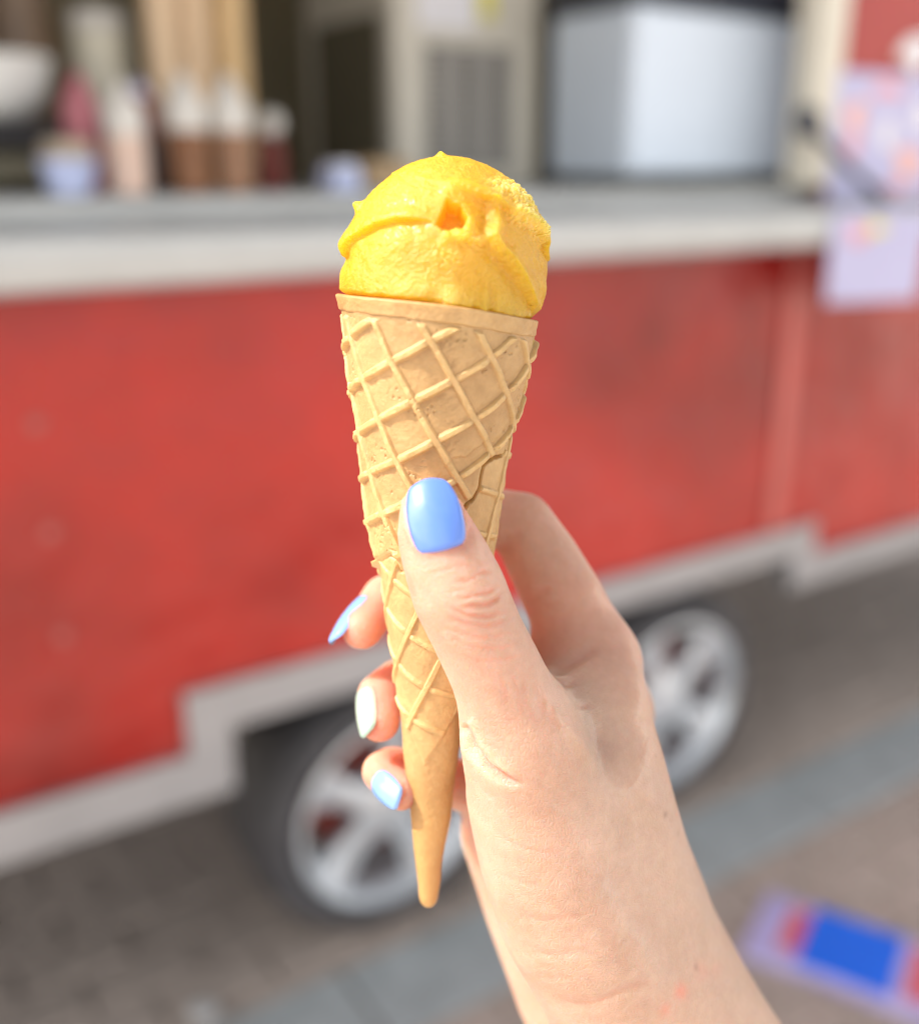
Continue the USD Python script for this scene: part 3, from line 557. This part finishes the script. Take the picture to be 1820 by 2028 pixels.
# left: notch where the lobes part, and a small second bulge under it
q = np.hypot(X + 0.97, Y - c1((0, 850))[1]); R_ -= 0.05 * np.exp(-(q / 0.09) ** 2)
q = np.hypot(X + 0.97, (Y - c1((0, 955))[1]) * 0.8); R_ += 0.055 * np.exp(-(q / 0.11) ** 2)
q = np.hypot(X + 0.96, Y - c1((0, 740))[1]); R_ += 0.035 * np.exp(-(q / 0.15) ** 2)
# skirt pressed over the rim on the right
q = np.abs(Y - c1((0, 1170))[1]) ; R_ += front * 0.03 * np.exp(-(q / 0.06) ** 2) * smoothstep(c1((860, 0))[0], c1((930, 0))[0], X) * smoothstep(c1((1300, 0))[0], c1((1180, 0))[0], X)
# peaks: top and upper left
for (px_, py_, rr_, hh_) in [(842, 165, .050, .022), (845, 150, .034, .022), (262, 480, .055, .040), (240, 455, .045, .040)]:
    x0, y0 = c1((px_, py_)); n0 = np.hypot(x0, y0)
    if n0 > 0.985: x0, y0 = x0 / n0 * 0.985, y0 / n0 * 0.985
    v0 = x0 * SX + y0 * SY - math.sqrt(max(0, 1 - x0 * x0 - y0 * y0)) * view; q = np.linalg.norm(D - v0, axis=1)
    R_ += hh_ * np.exp(-(q / rr_) ** 2)
SV = D * (R_ * SRAD)[:, None]
# the lower part narrows into the mouth of the cone
ha = (SC - TIPP) @ AX + SV @ AX; rv = SV + SC - TIPP - ha[:, None] * AX; rl = np.linalg.norm(rv, axis=1)
tha = np.arctan2(rv @ E2, rv @ E1); rh = rim_h(tha)
lim = cone_r(np.minimum(rh, ha)) - 0.0022 + 0.0045 * np.sqrt(np.clip((ha - rh) / 0.006, 0, 1)) + 0.9 * np.clip(ha - rh - 0.001, 0, 1) ** 1.15 + 0.0006 * (meshkit.noise(np.stack([tha * 7, tha * 0, tha * 0], -1), 4) - 0.5)
lip_over = smoothstep(math.radians(4), math.radians(12), tha) * smoothstep(math.radians(66), math.radians(58), tha)
lip_over = smoothstep(math.radians(2), math.radians(10), tha) * smoothstep(math.radians(74), math.radians(64), tha)
nz = meshkit.noise(np.stack([tha * 13, tha * 0, tha * 0], -1), 6)
floor_r = cone_r(rh) - 0.0003 + lip_over * (0.0002 + 0.0006 * nz)
wfl = smoothstep(-0.0002 - 0.0009 * nz * lip_over, 0.0010 - 0.0008 * nz * lip_over, ha - rh) * smoothstep(0.010, 0.002, ha - rh)
rl0 = rl.copy(); rl = np.maximum(rl, rl + (floor_r - rl) * wfl); rv = rv * (rl / np.maximum(rl0, 1e-9))[:, None]
lim = np.where(lip_over > 0.02, np.maximum(lim, floor_r * (wfl > 0.02) * (ha - rh > -0.0012)), lim)
k = (rl > lim); sc_ = np.where(k, lim / np.maximum(rl, 1e-9), 1.0)
SV = (TIPP - SC) + ha[:, None] * AX + rv * sc_[:, None]
M['sorbet'] = usdkit.material(stage, '/World/Looks/sorbet', {
    'tc': ('texture_coordinate', {}), 'n': ('noise_texture', {'scale': 95.0, 'detail': 4.0}), 'n2': ('noise_texture', {'scale': 1450.0, 'detail': 3.0, 'roughness': 0.7}), 'n4': ('noise_texture', {'scale': 430.0, 'detail': 3.0}),
    'a': ('attribute', {'attribute': 'ice'}), 'sx': ('separate_xyz', {}),
    'r': ('rgb_ramp', {'ramp': [(0.3, (0.49, 0.260, 0.003)), (0.7, (0.56, 0.308, 0.006))]}), 'm': ('mix', {'mix_type': 'mix', 'color2': (0.84, 0.58, 0.12)}), 'fm': ('math', {'math_type': 'multiply', 'value2': 0.7}),
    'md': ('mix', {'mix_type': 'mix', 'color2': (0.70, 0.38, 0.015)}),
    'rr': ('rgb_ramp', {'ramp': [(0.35, (0.30, 0.30, 0.30)), (0.65, (0.58, 0.58, 0.58))]}),
    'add': ('math', {'math_type': 'multiply_add', 'value2': 0.6}),
    'b': ('bump', {'distance': 0.00085, 'strength': 0.9}),
    'p': ('principled_bsdf', {'subsurface_weight': 0.65, 'subsurface_scale': 0.0032, 'subsurface_radius': (1.0, 0.6, 0.06), 'specular_ior_level': 0.5, 'coat_weight': 0.12, 'coat_roughness': 0.2})},
    [('tc.object', 'n.vector'), ('tc.object', 'n2.vector'), ('tc.object', 'n4.vector'), ('n.fac', 'r.fac'), ('a.vector', 'sx.vector'), ('r.color', 'm.color1'), ('sx.x', 'fm.value1'), ('fm.value', 'm.fac'), ('m.color', 'md.color1'), ('sx.y', 'md.fac'), ('md.color', 'p.base_color'),
     ('n4.fac', 'rr.fac'), ('rr.color', 'p.roughness'), ('n2.fac', 'add.value1'), ('n4.fac', 'add.value3'), ('add.value', 'b.height'), ('b.normal', 'p.normal')], surface='p.BSDF')
scoop = trimesh.Trimesh(SV + SC, sph.faces, process=False)
ic = thing('ice_cream_scoop', 'bright mango yellow scoop of ice cream with a small hole, seated on the waffle cone', 'ice cream', loc=SC)
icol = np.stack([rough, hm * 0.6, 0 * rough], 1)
obj('ball', scoop, 'sorbet', ic, smooth=True, colors={'ice': icol})
# melted run on the right, below the rim
thd, hd = uv2th(1058, 668)
drip = trimesh.creation.icosphere(4, 0.0018); drip.apply_scale([1, 1, 1]); 
dv = drip.vertices; dv = dv[:, :1] * E2 * 0.5 + dv[:, 1:2] * E1 + dv[:, 2:] * AX * 1.5
dpt = TIPP + hd * AX + (cone_r(hd) - 0.0004) * (math.cos(math.radians(80)) * E1 + math.sin(math.radians(80)) * E2)
obj('drip', trimesh.Trimesh(dv + dpt, drip.faces if np.linalg.det([E2, E1, AX]) > 0 else drip.faces[:, ::-1], process=False), 'sorbet', ic, smooth=True, colors={'ice': np.zeros((len(dv), 3))})

# ---------------------------------------------------------------- the hand: joints with a radius, joined by tapering bones into one continuous skin
def J(u, v, z, r): return np.r_[at(u, v, z), r * z / FPX]
CH = {
 'thenar': [J(1036, 1470, .2365, 108), J(1060, 1570, .2425, 138), J(1096, 1680, .2475, 150), J(1152, 1800, .255, 166), J(1222, 1905, .262, 172), J(1288, 2010, .270, 180), J(1365, 2140, .279, 188), J(1530, 2380, .297, 196), J(1760, 2700, .318, 205)],
 'dorsal': [J(1174, 1312, .266, 84), J(1206, 1412, .2575, 77), J(1230, 1560, .2570, 84), J(1258, 1680, .263, 88), J(1300, 1800, .273, 96), J(1340, 1905, .279, 104), J(1390, 2020, .283, 112), J(1455, 2150, .288, 124), J(1610, 2400, .302, 150), J(1830, 2700, .32, 170)],
 'heel': [J(1000, 1650, .292, 88), J(1052, 1800, .296, 91), J(1122, 1960, .299, 102), J(1160, 2035, .300, 106), J(1250, 2150, .303, 130), J(1440, 2390, .313, 165), J(1680, 2700, .33, 185)],
 'palm': [J(1112, 1325, .271, 80), J(1095, 1480, .276, 118), J(1110, 1620, .280, 140), J(1160, 1760, .283, 150), J(1240, 1900, .286, 160)],
 'knuckles': [J(1176, 1312, .277, 80), J(1208, 1410, .290, 80), J(1200, 1530, .298, 78), J(1160, 1640, .297, 74), J(1080, 1760, .298, 80)],
 'thumb': [J(853, 1018, .2222, 62), J(864, 1060, .2214, 77), J(884, 1110, .2210, 87), J(909, 1172, .2217, 95), J(945, 1252, .2245, 91), J(985, 1335, .2290, 93), J(1036, 1470, .2365, 108)],
 'web': [J(1025, 1400, .246, 76), J(1108, 1402, .2510, 68), J(1168, 1378, .2600, 78)],
 'interosseous': [J(1148, 1440, .2545, 58), J(1180, 1535, .2530, 86), J(1206, 1650, .2575, 100), J(1248, 1790, .2660, 98)],
 'index': [J(1176, 1312, .269, 84), J(1118, 1190, .268, 79), J(1075, 1110, .269, 73), J(1033, 1038, .2685, 64), J(930, 1015, .268, 56), J(860, 1055, .2655, 50)],
 'middle': [J(1208, 1410, .290, 80), J(1010, 1318, .299, 64), J(890, 1240, .292, 57), J(832, 1196, .283, 52), J(762, 1182, .272, 44), J(717, 1246, .2605, 41)],
 'ring': [J(1200, 1530, .298, 78), J(960, 1430, .298, 57), J(790, 1352, .275, 47), J(752, 1378, .264, 45), J(752, 1430, .2580, 41)],
 'little': [J(1160, 1640, .297, 74), J(930, 1560, .290, 50), J(778, 1520, .272, 42), J(757, 1528, .264, 41), J(793, 1566, .2565, 40)],
}
def round_cone(P, a, b):
    pa, ra, pb, rb = a[:3], a[3], b[:3], b[3]
    ba = pb - pa; l2 = ba @ ba; rr = ra - rb; a2 = l2 - rr * rr; il2 = 1 / l2
    p = P - pa; y = p @ ba; z = y - l2
    x2 = ((p * l2 - y[..., None] * ba) ** 2).sum(-1); y2 = y * y * l2; z2 = z * z * l2
    k = np.sign(rr) * rr * rr * x2
    d = (np.sqrt(x2 * a2 * il2) + y * rr) * il2 - ra
    d = np.where(np.sign(z) * a2 * z2 > k, np.sqrt(x2 + z2) * il2 - rb, d)
    return np.where(np.sign(y) * a2 * y2 < k, np.sqrt(x2 + y2) * il2 - ra, d)
def smin(a, b, k):
    h = np.maximum(k - np.abs(a - b), 0) / k; return np.minimum(a, b) - h * h * k * 0.25
def chain(P, name, k=0.0025):
    js = CH[name]; d = None
    for a, b in zip(js[:-1], js[1:]):
        e = round_cone(P, a, b); d = e if d is None else np.minimum(d, e)
    return d
def flesh(P):
    d = chain(P, 'thenar')
    for nm, k in (('dorsal', .012), ('palm', .010), ('heel', .007), ('knuckles', .008)): d = smin(d, chain(P, nm), k)
    d = smin(d, chain(P, 'interosseous'), .014)
    d = smin(d, chain(P, 'web'), .009)
    d = smin(d, chain(P, 'index'), .005)
    f = np.minimum(np.minimum(chain(P, 'middle'), chain(P, 'ring')), chain(P, 'little'))
    d = smin(d, f, .004)
    return smin(d, chain(P, 'thumb'), .007)
allj = np.array([j for c_ in CH.values() for j in c_])
lo = (allj[:, :3] - allj[:, 3:]).min(0) - 0.006; hi = (allj[:, :3] + allj[:, 3:]).max(0) + 0.006
lo[2] = max(lo[2], at(1500, 2320, 0.29)[2])         # the forearm runs on out of the picture and is cut there
CO = 0.0016; UPS = 3
n_ = np.ceil((hi - lo) / CO).astype(int) + 1
ax_ = [lo[k] + CO * np.arange(n_[k]) for k in range(3)]
Pg = np.stack(np.meshgrid(*ax_, indexing='ij'), -1)
Dg = np.concatenate([flesh(Pg[i:i + 12]) for i in range(0, len(Pg), 12)], 0)
Dg = ndimage.gaussian_filter(Dg, 0.55)
def upsample(A, k):                                  # cubic, one axis at a time
    for ax in range(3):
        W = ndimage.zoom(np.eye(A.shape[ax]), (k, 1), order=3).astype(np.float32)
        A = np.moveaxis(np.tensordot(W, np.moveaxis(A, ax, 0), axes=1), 0, ax)
    return np.ascontiguousarray(A)
fine = upsample(Dg.astype(np.float32), UPS); step = CO * (np.array(Dg.shape) - 1) / (np.array(fine.shape) - 1)
def surface_nets(S, lo, step):
    ins = S < 0; nx, ny, nz = S.shape
    c = sum(ins[a:nx - 1 + a, b:ny - 1 + b, c_:nz - 1 + c_].astype(np.uint8) for a in (0, 1) for b in (0, 1) for c_ in (0, 1))
    cells = np.argwhere((c > 0) & (c < 8)); idx = -np.ones((nx - 1, ny - 1, nz - 1), np.int32); idx[tuple(cells.T)] = np.arange(len(cells))
    acc = np.zeros((len(cells), 3)); cnt = np.zeros(len(cells)); cor = list(np.ndindex(2, 2, 2))
    for i in range(8):
        for j in range(i + 1, 8):
            A, B = np.array(cor[i]), np.array(cor[j])
            if np.abs(A - B).sum() != 1: continue
            a = S[tuple((cells + A).T)]; b = S[tuple((cells + B).T)]; k = (a < 0) != (b < 0)
            t = np.where(k, a / np.where(k, a - b, 1), 0)
            acc += np.where(k[:, None], A + t[:, None] * (B - A), 0); cnt += k
    V = lo + (cells + acc / cnt[:, None]) * step; F = []
    for ax in range(3):
        o = [0, 1, 2]; o.remove(ax); e = np.zeros(3, int); e[ax] = 1
        sl0 = [slice(1, -1)] * 3; sl1 = [slice(1, -1)] * 3; sl0[ax] = slice(0, -1); sl1[ax] = slice(1, None)
        a, b = ins[tuple(sl0)], ins[tuple(sl1)]; E = np.argwhere(a != b); off = np.ones(3, int); off[ax] = 0; E = E + off
        flip = ins[tuple(E.T)]
        u_, w_ = np.zeros(3, int), np.zeros(3, int); u_[(ax + 1) % 3] = 1; w_[(ax + 2) % 3] = 1
        q = np.stack([idx[tuple((E - s).T)] for s in (u_ * 0, u_, u_ + w_, w_)], 1)
        q = np.where(flip[:, None], q, q[:, ::-1]); F.append(q)
    F = np.vstack(F); F = F[(F >= 0).all(1)]
    return V, np.vstack([F[:, [0, 1, 2]], F[:, [0, 2, 3]]])
HV, HF = surface_nets(fine, lo, step)
grads = np.gradient(fine, *step)
def samp(A, P): return ndimage.map_coordinates(A, ((P - lo) / step).T, order=1, mode='nearest')
def sgrad(P):
    g_ = np.stack([samp(a, P) for a in grads], 1); return g_ / np.maximum(np.linalg.norm(g_, axis=1, keepdims=True), 1e-9)
for _ in range(2): HV = HV - samp(fine, HV)[:, None] * sgrad(HV)
hm_ = trimesh.Trimesh(HV, HF, process=False)
if hm_.volume < 0: HF = HF[:, ::-1]
HN = sgrad(HV)
# creases, folds and flushes of the skin: where they run on the hand as the photograph shows it (facing side only)
hu, hv, hz = pix(HV); facing = smoothstep(0.0, 0.25, -(HN * ((HV - CAM_C) / np.linalg.norm(HV - CAM_C, axis=1, keepdims=True))).sum(1))
def c3(p): return 594.3 + .4354 * p[0], 911.2 + .4354 * p[1]
def c4(p): return 752.7 + .4789 * p[0], 1267.7 + .4789 * p[1]
def ck(p): return (1200 + p[0] * .29586) / 1.26209, (1200 + p[1] * .29586) / 1.26209
def poly_d(pts):
    P = np.array(pts); best = np.full(len(hu), 1e3); al = np.zeros(len(hu)); sd = np.zeros(len(hu)); L = np.r_[0, np.cumsum(np.hypot(*np.diff(P, axis=0).T))]
    for i in range(len(P) - 1):
        a, b = P[i], P[i + 1]; e = b - a; t = np.clip(((hu - a[0]) * e[0] + (hv - a[1]) * e[1]) / (e @ e), 0, 1)
        dx, dy = hu - a[0] - t * e[0], hv - a[1] - t * e[1]; dd = np.hypot(dx, dy); k = dd < best
        best[k] = dd[k]; al[k] = ((L[i] + t * (L[i + 1] - L[i])) / L[-1])[k]; sd[k] = np.sign(e[0] * dy - e[1] * dx)[k]
    return best, al, sd
disp = np.zeros(len(HV)); flush_shade = np.zeros(len(HV)); mole = np.zeros(len(HV)); vein = np.zeros(len(HV))
wob = 3.0 * (meshkit.noise(HV * 420, 3) - 0.5)
def crease(pts, depth, w, conv=c3, zmax=0.30, zmin=0.0, red=0.25, bulge=0.35, start=0.22):
    d, al, sd = poly_d([conv(p) for p in pts]); d = np.abs(d + wob * sd)
    m = facing * smoothstep(-1e-3, start, al) * smoothstep(1, 0.70, al) * (hz < zmax) * (hz > zmin)
    global disp, flush_shade
    disp += m * depth * (1.35 if zmax < 0.236 else 1.3) * (-np.exp(-(d / w) ** 2) + bulge * np.exp(-((d - 2.2 * w) / (1.3 * w)) ** 2))
    flush_shade = np.maximum(flush_shade, m * red * np.exp(-(d / (1.2 * w)) ** 2))
for pts, dp, w in [([(560, 520), (640, 505), (740, 472), (810, 490)], .00010, 3.5), ([(690, 562), (760, 548), (840, 502), (895, 520)], .00016, 3.5), ([(690, 640), (760, 628), (850, 598), (925, 560)], .00022, 3.5),
        ([(720, 672), (790, 662), (860, 655), (940, 600)], .00042, 4.0), ([(650, 650), (690, 675), (760, 705), (860, 712), (965, 680)], .00024, 3.5), ([(640, 700), (740, 740), (860, 752), (985, 722)], .00015, 3.5),
        ([(650, 610), (700, 600), (760, 580)], .00014, 3.2), ([(640, 760), (760, 800), (880, 805), (1010, 775)], .00010, 3.2), ([(660, 800), (780, 850), (900, 855), (1030, 830)], .00009, 3.2), ([(700, 880), (820, 910), (940, 905), (1050, 880)], .00008, 3.2)]:
    crease(pts, dp, w, zmax=0.235)
for pts, dp, w in [([(762, 1235), (785, 1310), (840, 1380), (900, 1430), (970, 1465), (1040, 1470)], .00055, 7), ([(770, 1330), (800, 1400), (860, 1460), (940, 1505), (1020, 1530)], .00020, 6), ([(765, 1420), (820, 1500), (920, 1560)], .00016, 5), ([(780, 1260), (830, 1320), (900, 1370)], .00018, 4.5), ([(790, 1240), (850, 1290), (930, 1330)], .00013, 4)]:
    crease(pts, dp * .8, w * 1.15, zmax=0.26, red=0.03)
crease([(735, 1205), (764, 1245), (790, 1315), (845, 1385), (905, 1435), (970, 1466), (1030, 1470)], .0008, 8, zmax=0.262, red=0.10, bulge=0.5, start=0.03)
for k, (x0, y0, x1, y1) in enumerate([(960, 960, 1010, 1180), (1010, 980, 1060, 1200), (1060, 1010, 1105, 1200), (1095, 1040, 1150, 1220), (900, 950, 940, 1150), (1130, 1090, 1175, 1230)]):
    crease([(x0, y0), ((x0 + x1) / 2 + 12 * (-1) ** k, (y0 + y1) / 2), (x1, y1)], .00012, 4.0, zmax=0.25, red=0.08)
for pts, dp, w in [([(560, 1690), (640, 1630), (740, 1560), (850, 1490), (960, 1420), (1080, 1385)], .00050, 12), ([(600, 1690), (700, 1700), (800, 1695), (950, 1650)], .00016, 9), ([(620, 1720), (720, 1740), (820, 1720)], .00025, 5), ([(760, 1880), (860, 1910), (960, 1905)], .00018, 5), ([(420, 1010), (520, 935), (610, 890)], .00025, 8)]:
    crease(pts, dp, w, conv=ck, zmin=0.236, red=0.10, bulge=0.25)
for pts, dp, w in [([(590, 1290), (680, 1302), (780, 1302), (900, 1285)], .00014, 6), ([(545, 1120), (600, 1150), (680, 1162), (800, 1150), (930, 1115)], .00012, 6), ([(700, 1470), (800, 1508), (900, 1498), (1030, 1430), (1130, 1385)], .00020, 9), ([(470, 780), (540, 840), (640, 875), (780, 885)], .00016, 5), ([(500, 960), (600, 1010), (720, 1020)], .00012, 5), ([(620, 1380), (700, 1400), (820, 1395)], .00013, 4.5)]:
    crease(pts, dp, w, conv=c4, zmax=0.30, red=0.06)
# tendon ridge of the thumb and the hollow beside it
d, al, sd = poly_d([c4(p) for p in [(640, 180), (740, 330), (830, 450), (900, 560)]]); disp += facing * 0.0007 * np.exp(-(d / 16) ** 2) * np.sin(np.pi * np.clip(al, 0, 1)) * (hz < 0.27)
d, al, sd = poly_d([c4(p) for p in [(760, 260), (830, 350), (900, 420), (960, 500)]]); disp -= facing * 0.0006 * np.exp(-(d / 20) ** 2) * np.sin(np.pi * np.clip(al, 0, 1)) * (hz < 0.275)
d, al, sd = poly_d([c4(p) for p in [(930, 1000), (1000, 1130), (1100, 1260), (1180, 1400)]]); vein = np.maximum(vein, facing * 0.16 * np.exp(-(d / 22) ** 2)); disp += facing * 0.0002 * np.exp(-(d / 16) ** 2)
d, al, sd = poly_d([c4(p) for p in [(1130, 560), (1190, 700), (1260, 900), (1370, 1150)]]); vein = np.maximum(vein, facing * 0.14 * np.exp(-(d / 20) ** 2))
for (px_, rr_, amt) in [((1245, 1455), 13, .75), ((1180, 1530), 12, .45), ((1330, 1370), 18, .25), ((1390, 1360), 14, .2)]:
    q = np.hypot(hu - c4(px_)[0], (hv - c4(px_)[1]) * 0.8); flush_shade = np.maximum(flush_shade, facing * amt * np.exp(-(q / rr_) ** 2))
for (px_, rr_, amt) in [((1180, 722), 4, .5), ((1308, 1355), 4.5, .4), ((1235, 800), 3, .35), ((1140, 480), 3, .3), ((1010, 1240), 2.5, .25)]:
    q = np.hypot(hu - c4(px_)[0], (hv - c4(px_)[1]) * 0.6); mole = np.maximum(mole, facing * amt * np.exp(-(q / rr_) ** 2))
def flush_shade_spot(j, r, amt):
    global flush_shade
    q = np.linalg.norm(HV - j[:3], axis=1); flush_shade = np.maximum(flush_shade, amt * smoothstep(r, r * 0.35, q))
for nm, amt in (('middle', .85), ('ring', .85), ('little', .85)): flush_shade_spot(CH[nm][-1], 0.017, amt); flush_shade_spot(CH[nm][-2], 0.014, amt * .6)
flush_shade_spot(J(1105, 1290, .268, 10), 0.030, .20); flush_shade_spot(CH['thumb'][0], 0.016, .45); flush_shade_spot(CH['thumb'][3], 0.010, .18)  # first spot paints the pink of the shaded web into the skin
# the thumb's nail bed with the fold of skin round it
NP = np.array([(806, 985), (812, 1040), (828, 1080), (846, 1089), (880, 1081), (908, 1064), (914, 1040), (905, 1000), (893, 968)])
dn_, an_, sn_ = poly_d(NP); nearth = facing * (hz < 0.225) * (hv > 960)
disp += nearth * 0.00045 * np.exp(-((dn_ - 7) / 5.0) ** 2) * (sn_ * np.sign(0.5) > -2) * np.where(((hu - 860) / 47) ** 2 + ((hv - 1020) / 62) ** 2 > 1, 1, -0.6)
flush_shade = np.maximum(flush_shade, nearth * 0.5 * np.exp(-(dn_ / 6) ** 2))
# soft unevenness of flesh and very fine skin relief
disp += 0.00035 * (meshkit.fbm(HV * 55, 2, 60) - 0.5) + 0.00007 * (meshkit.fbm(HV * 700, 2, 61) - 0.5)
HV = HV + HN * disp[:, None]

# ---------------------------------------------------------------- nails
def nail(name, root, tip, normal, width, material, c_across=0.5, c_along=0.10, shape='coffin', lift=0.0004, parent=None, label=None, thick=0.0006):
    root, tip = np.array(root), np.array(tip); L = np.linalg.norm(tip - root); t = (tip - root) / L
    nrm = np.array(normal, float); nrm -= (nrm @ t) * t; nrm /= np.linalg.norm(nrm); b = np.cross(t, nrm)
    nu, nv = 41, 49; s = np.linspace(-1, 1, nu)[None, :]; v = np.linspace(0, 1, nv)[:, None]
    w = np.interp(v, [0, .06, .14, .3, .5, .7, .85, .94, 1.0], [.72, .86, .93, .99, 1.0, .94, .84, .74, .56])
    ctr = v * L + (0 * s); bow = -0.045 * L * (1 - s ** 2) * (1 - v) ** 3 + 0.05 * L * (1 - s ** 2) * v ** 6     # the root and the free edge are rounded
    x = s * w * width / 2
    hgt = -c_across * (np.abs(x) ** 2) / (width / 2) - c_along * L * ((v - 0.45) ** 2) * 1.2
    edge = np.minimum(np.minimum(1 - np.abs(s), 1.0), np.minimum(v, 1 - v) * 2.2)
    rnd = thick * np.sqrt(np.clip(1 - (1 - np.clip(edge / 0.14, 0, 1)) ** 2, 0, 1))
    mid = root + nrm * lift
    top = mid + (ctr + bow)[..., None] * t + x[..., None] * b + (hgt + rnd)[..., None] * nrm
    bot = mid + (ctr + bow)[..., None] * t + x[..., None] * b + (hgt - 0.0003)[..., None] * nrm
    F1 = grid_faces(nv, nu); nn = nu * nv
    ring = np.r_[np.arange(nu), np.arange(1, nv) * nu + nu - 1, (nv - 1) * nu + np.arange(nu - 2, -1, -1), np.arange(nv - 2, 0, -1) * nu]
    r2 = np.roll(ring, -1)
    F = np.vstack([F1, F1[:, ::-1] + nn, np.stack([ring, ring + nn, r2], 1), np.stack([r2, ring + nn, r2 + nn], 1)])
    m = trimesh.Trimesh(np.vstack([top.reshape(-1, 3), bot.reshape(-1, 3)]), F, process=False)
    if m.volume < 0: m.invert()
    obj(name, m, material, parent, smooth=60, label=label)
    return t, b, nrm
def camv(r_, u_, f_): return r_ * CAM_R + u_ * CAM_U + f_ * CAM_F
pr_ = thing('person', 'right hand and wrist of a person with pastel painted nails, holding the cone up', 'person', loc=at(1100, 1700, .27))
hand_mesh = trimesh.Trimesh(HV, HF, process=False)
M['skin'] = usdkit.material(stage, '/World/Looks/skin', {
    'tc': ('texture_coordinate', {}), 'a': ('attribute', {'attribute': 'tone'}), 'sx': ('separate_xyz', {}),
    'n': ('noise_texture', {'scale': 55.0, 'detail': 4.0}), 'nf': ('noise_texture', {'scale': 420.0, 'detail': 4.0, 'roughness': 0.6}),
    'r': ('rgb_ramp', {'ramp': [(0.28, (0.450, 0.290, 0.205)), (0.72, (0.530, 0.360, 0.268))]}),
    'rf': ('rgb_ramp', {'ramp': [(0.3, (0.95, 0.93, 0.92)), (0.7, (1.04, 1.04, 1.04))]}), 'm0': ('mix', {'mix_type': 'multiply', 'fac': 1.0}),
    'mf': ('mix', {'mix_type': 'mix', 'color2': (0.62, 0.235, 0.165)}), 'mm': ('mix', {'mix_type': 'mix', 'color2': (0.17, 0.085, 0.05)}), 'mv': ('mix', {'mix_type': 'mix', 'color2': (0.42, 0.36, 0.33)}),
    'vo': ('voronoi_texture', {'scale': 1300.0, 'feature': 'distance_to_edge'}), 'mp': ('mapping', {'scale': (1.0, 1.0, 0.6)}), 'warp': ('noise_texture', {'scale': 300.0, 'detail': 2.0}),
    'wm': ('vector_math', {'math_type': 'multiply_add', 'vector2': (0.0022, 0.0022, 0.0022)}),
    'vr': ('rgb_ramp', {'ramp': [(0.0, (0, 0, 0)), (0.16, (1, 1, 1))]}),
    'hsum': ('math', {'math_type': 'multiply_add', 'value2': 0.7}),
    'b': ('bump', {'distance': 0.00016, 'strength': 0.85}),
    'p': ('principled_bsdf', {'roughness': 0.42, 'specular_ior_level': 0.45, 'subsurface_weight': 0.8, 'subsurface_scale': 0.0027, 'subsurface_radius': (1.0, 0.34, 0.16), 'subsurface_method': 'random_walk'})},
    [('tc.object', 'n.vector'), ('tc.object', 'nf.vector'), ('n.fac', 'r.fac'), ('nf.fac', 'rf.fac'), ('r.color', 'm0.color1'), ('rf.color', 'm0.color2'), ('a.vector', 'sx.vector'),
     ('m0.color', 'mf.color1'), ('sx.x', 'mf.fac'), ('mf.color', 'mm.color1'), ('sx.y', 'mm.fac'), ('mm.color', 'mv.color1'), ('sx.z', 'mv.fac'), ('mv.color', 'p.base_color'),
     ('tc.object', 'mp.vector'), ('tc.object', 'warp.vector'), ('warp.color', 'wm.vector1'), ('mp.vector', 'wm.vector3'), ('wm.vector', 'vo.vector'), ('vo.distance', 'vr.fac'), ('vr.color', 'hsum.value1'), ('nf.fac', 'hsum.value3'), ('hsum.value', 'b.height'), ('b.normal', 'p.normal')], surface='p.BSDF')
obj('hand', hand_mesh, 'skin', pr_, smooth=True, colors={'tone': np.stack([flush_shade, mole, vein], 1)})
nail('thumb_nail', at(874, 1083, .2108), at(843, 950, .2146), camv(-.06, .12, -1), 112 * .213 / FPX, 'nail_blue', c_across=0.34, c_along=0.35, parent=pr_, label='glossy cornflower blue thumb nail')
def on_finger(chain_name, n, length, back=0.5):
    a, b = CH[chain_name][-2], CH[chain_name][-1]; t = b[:3] - a[:3]; t /= np.linalg.norm(t)
    n = n - (n @ t) * t; n /= np.linalg.norm(n)
    ra = a[3] + (b[3] - a[3]) * 0.4
    root = b[:3] - t * length * back + n * (ra - 0.0002); tip = b[:3] + t * length * (1 - back) + n * (b[3] - 0.0012)
    return root, tip, n
nail('finger_nail', at(712, 1184, .266), at(653, 1263, .2575), camv(-.78, .60, -.10), 0.0090, 'nail_light_blue', c_across=0.46, c_along=0.2, parent=pr_, label='light blue nail of the middle finger, seen edge on')
r_, t_, n_r = on_finger('ring', camv(-.74, .0, -.67), 0.0118, 0.62); nail('finger_nail', r_, t_, n_r, 0.0086, 'nail_mint', c_across=0.42, c_along=0.2, lift=0.0007, parent=pr_, label='pale mint white nail of the ring finger')
r_, t_, n_r = on_finger('little', camv(-.40, -.05, -.92), 0.0098, 0.5); nail('finger_nail', r_, t_, n_r, 0.0076, 'nail_light_blue', c_across=0.42, c_along=0.2, lift=0.0006, parent=pr_, label='light blue nail of the little finger')
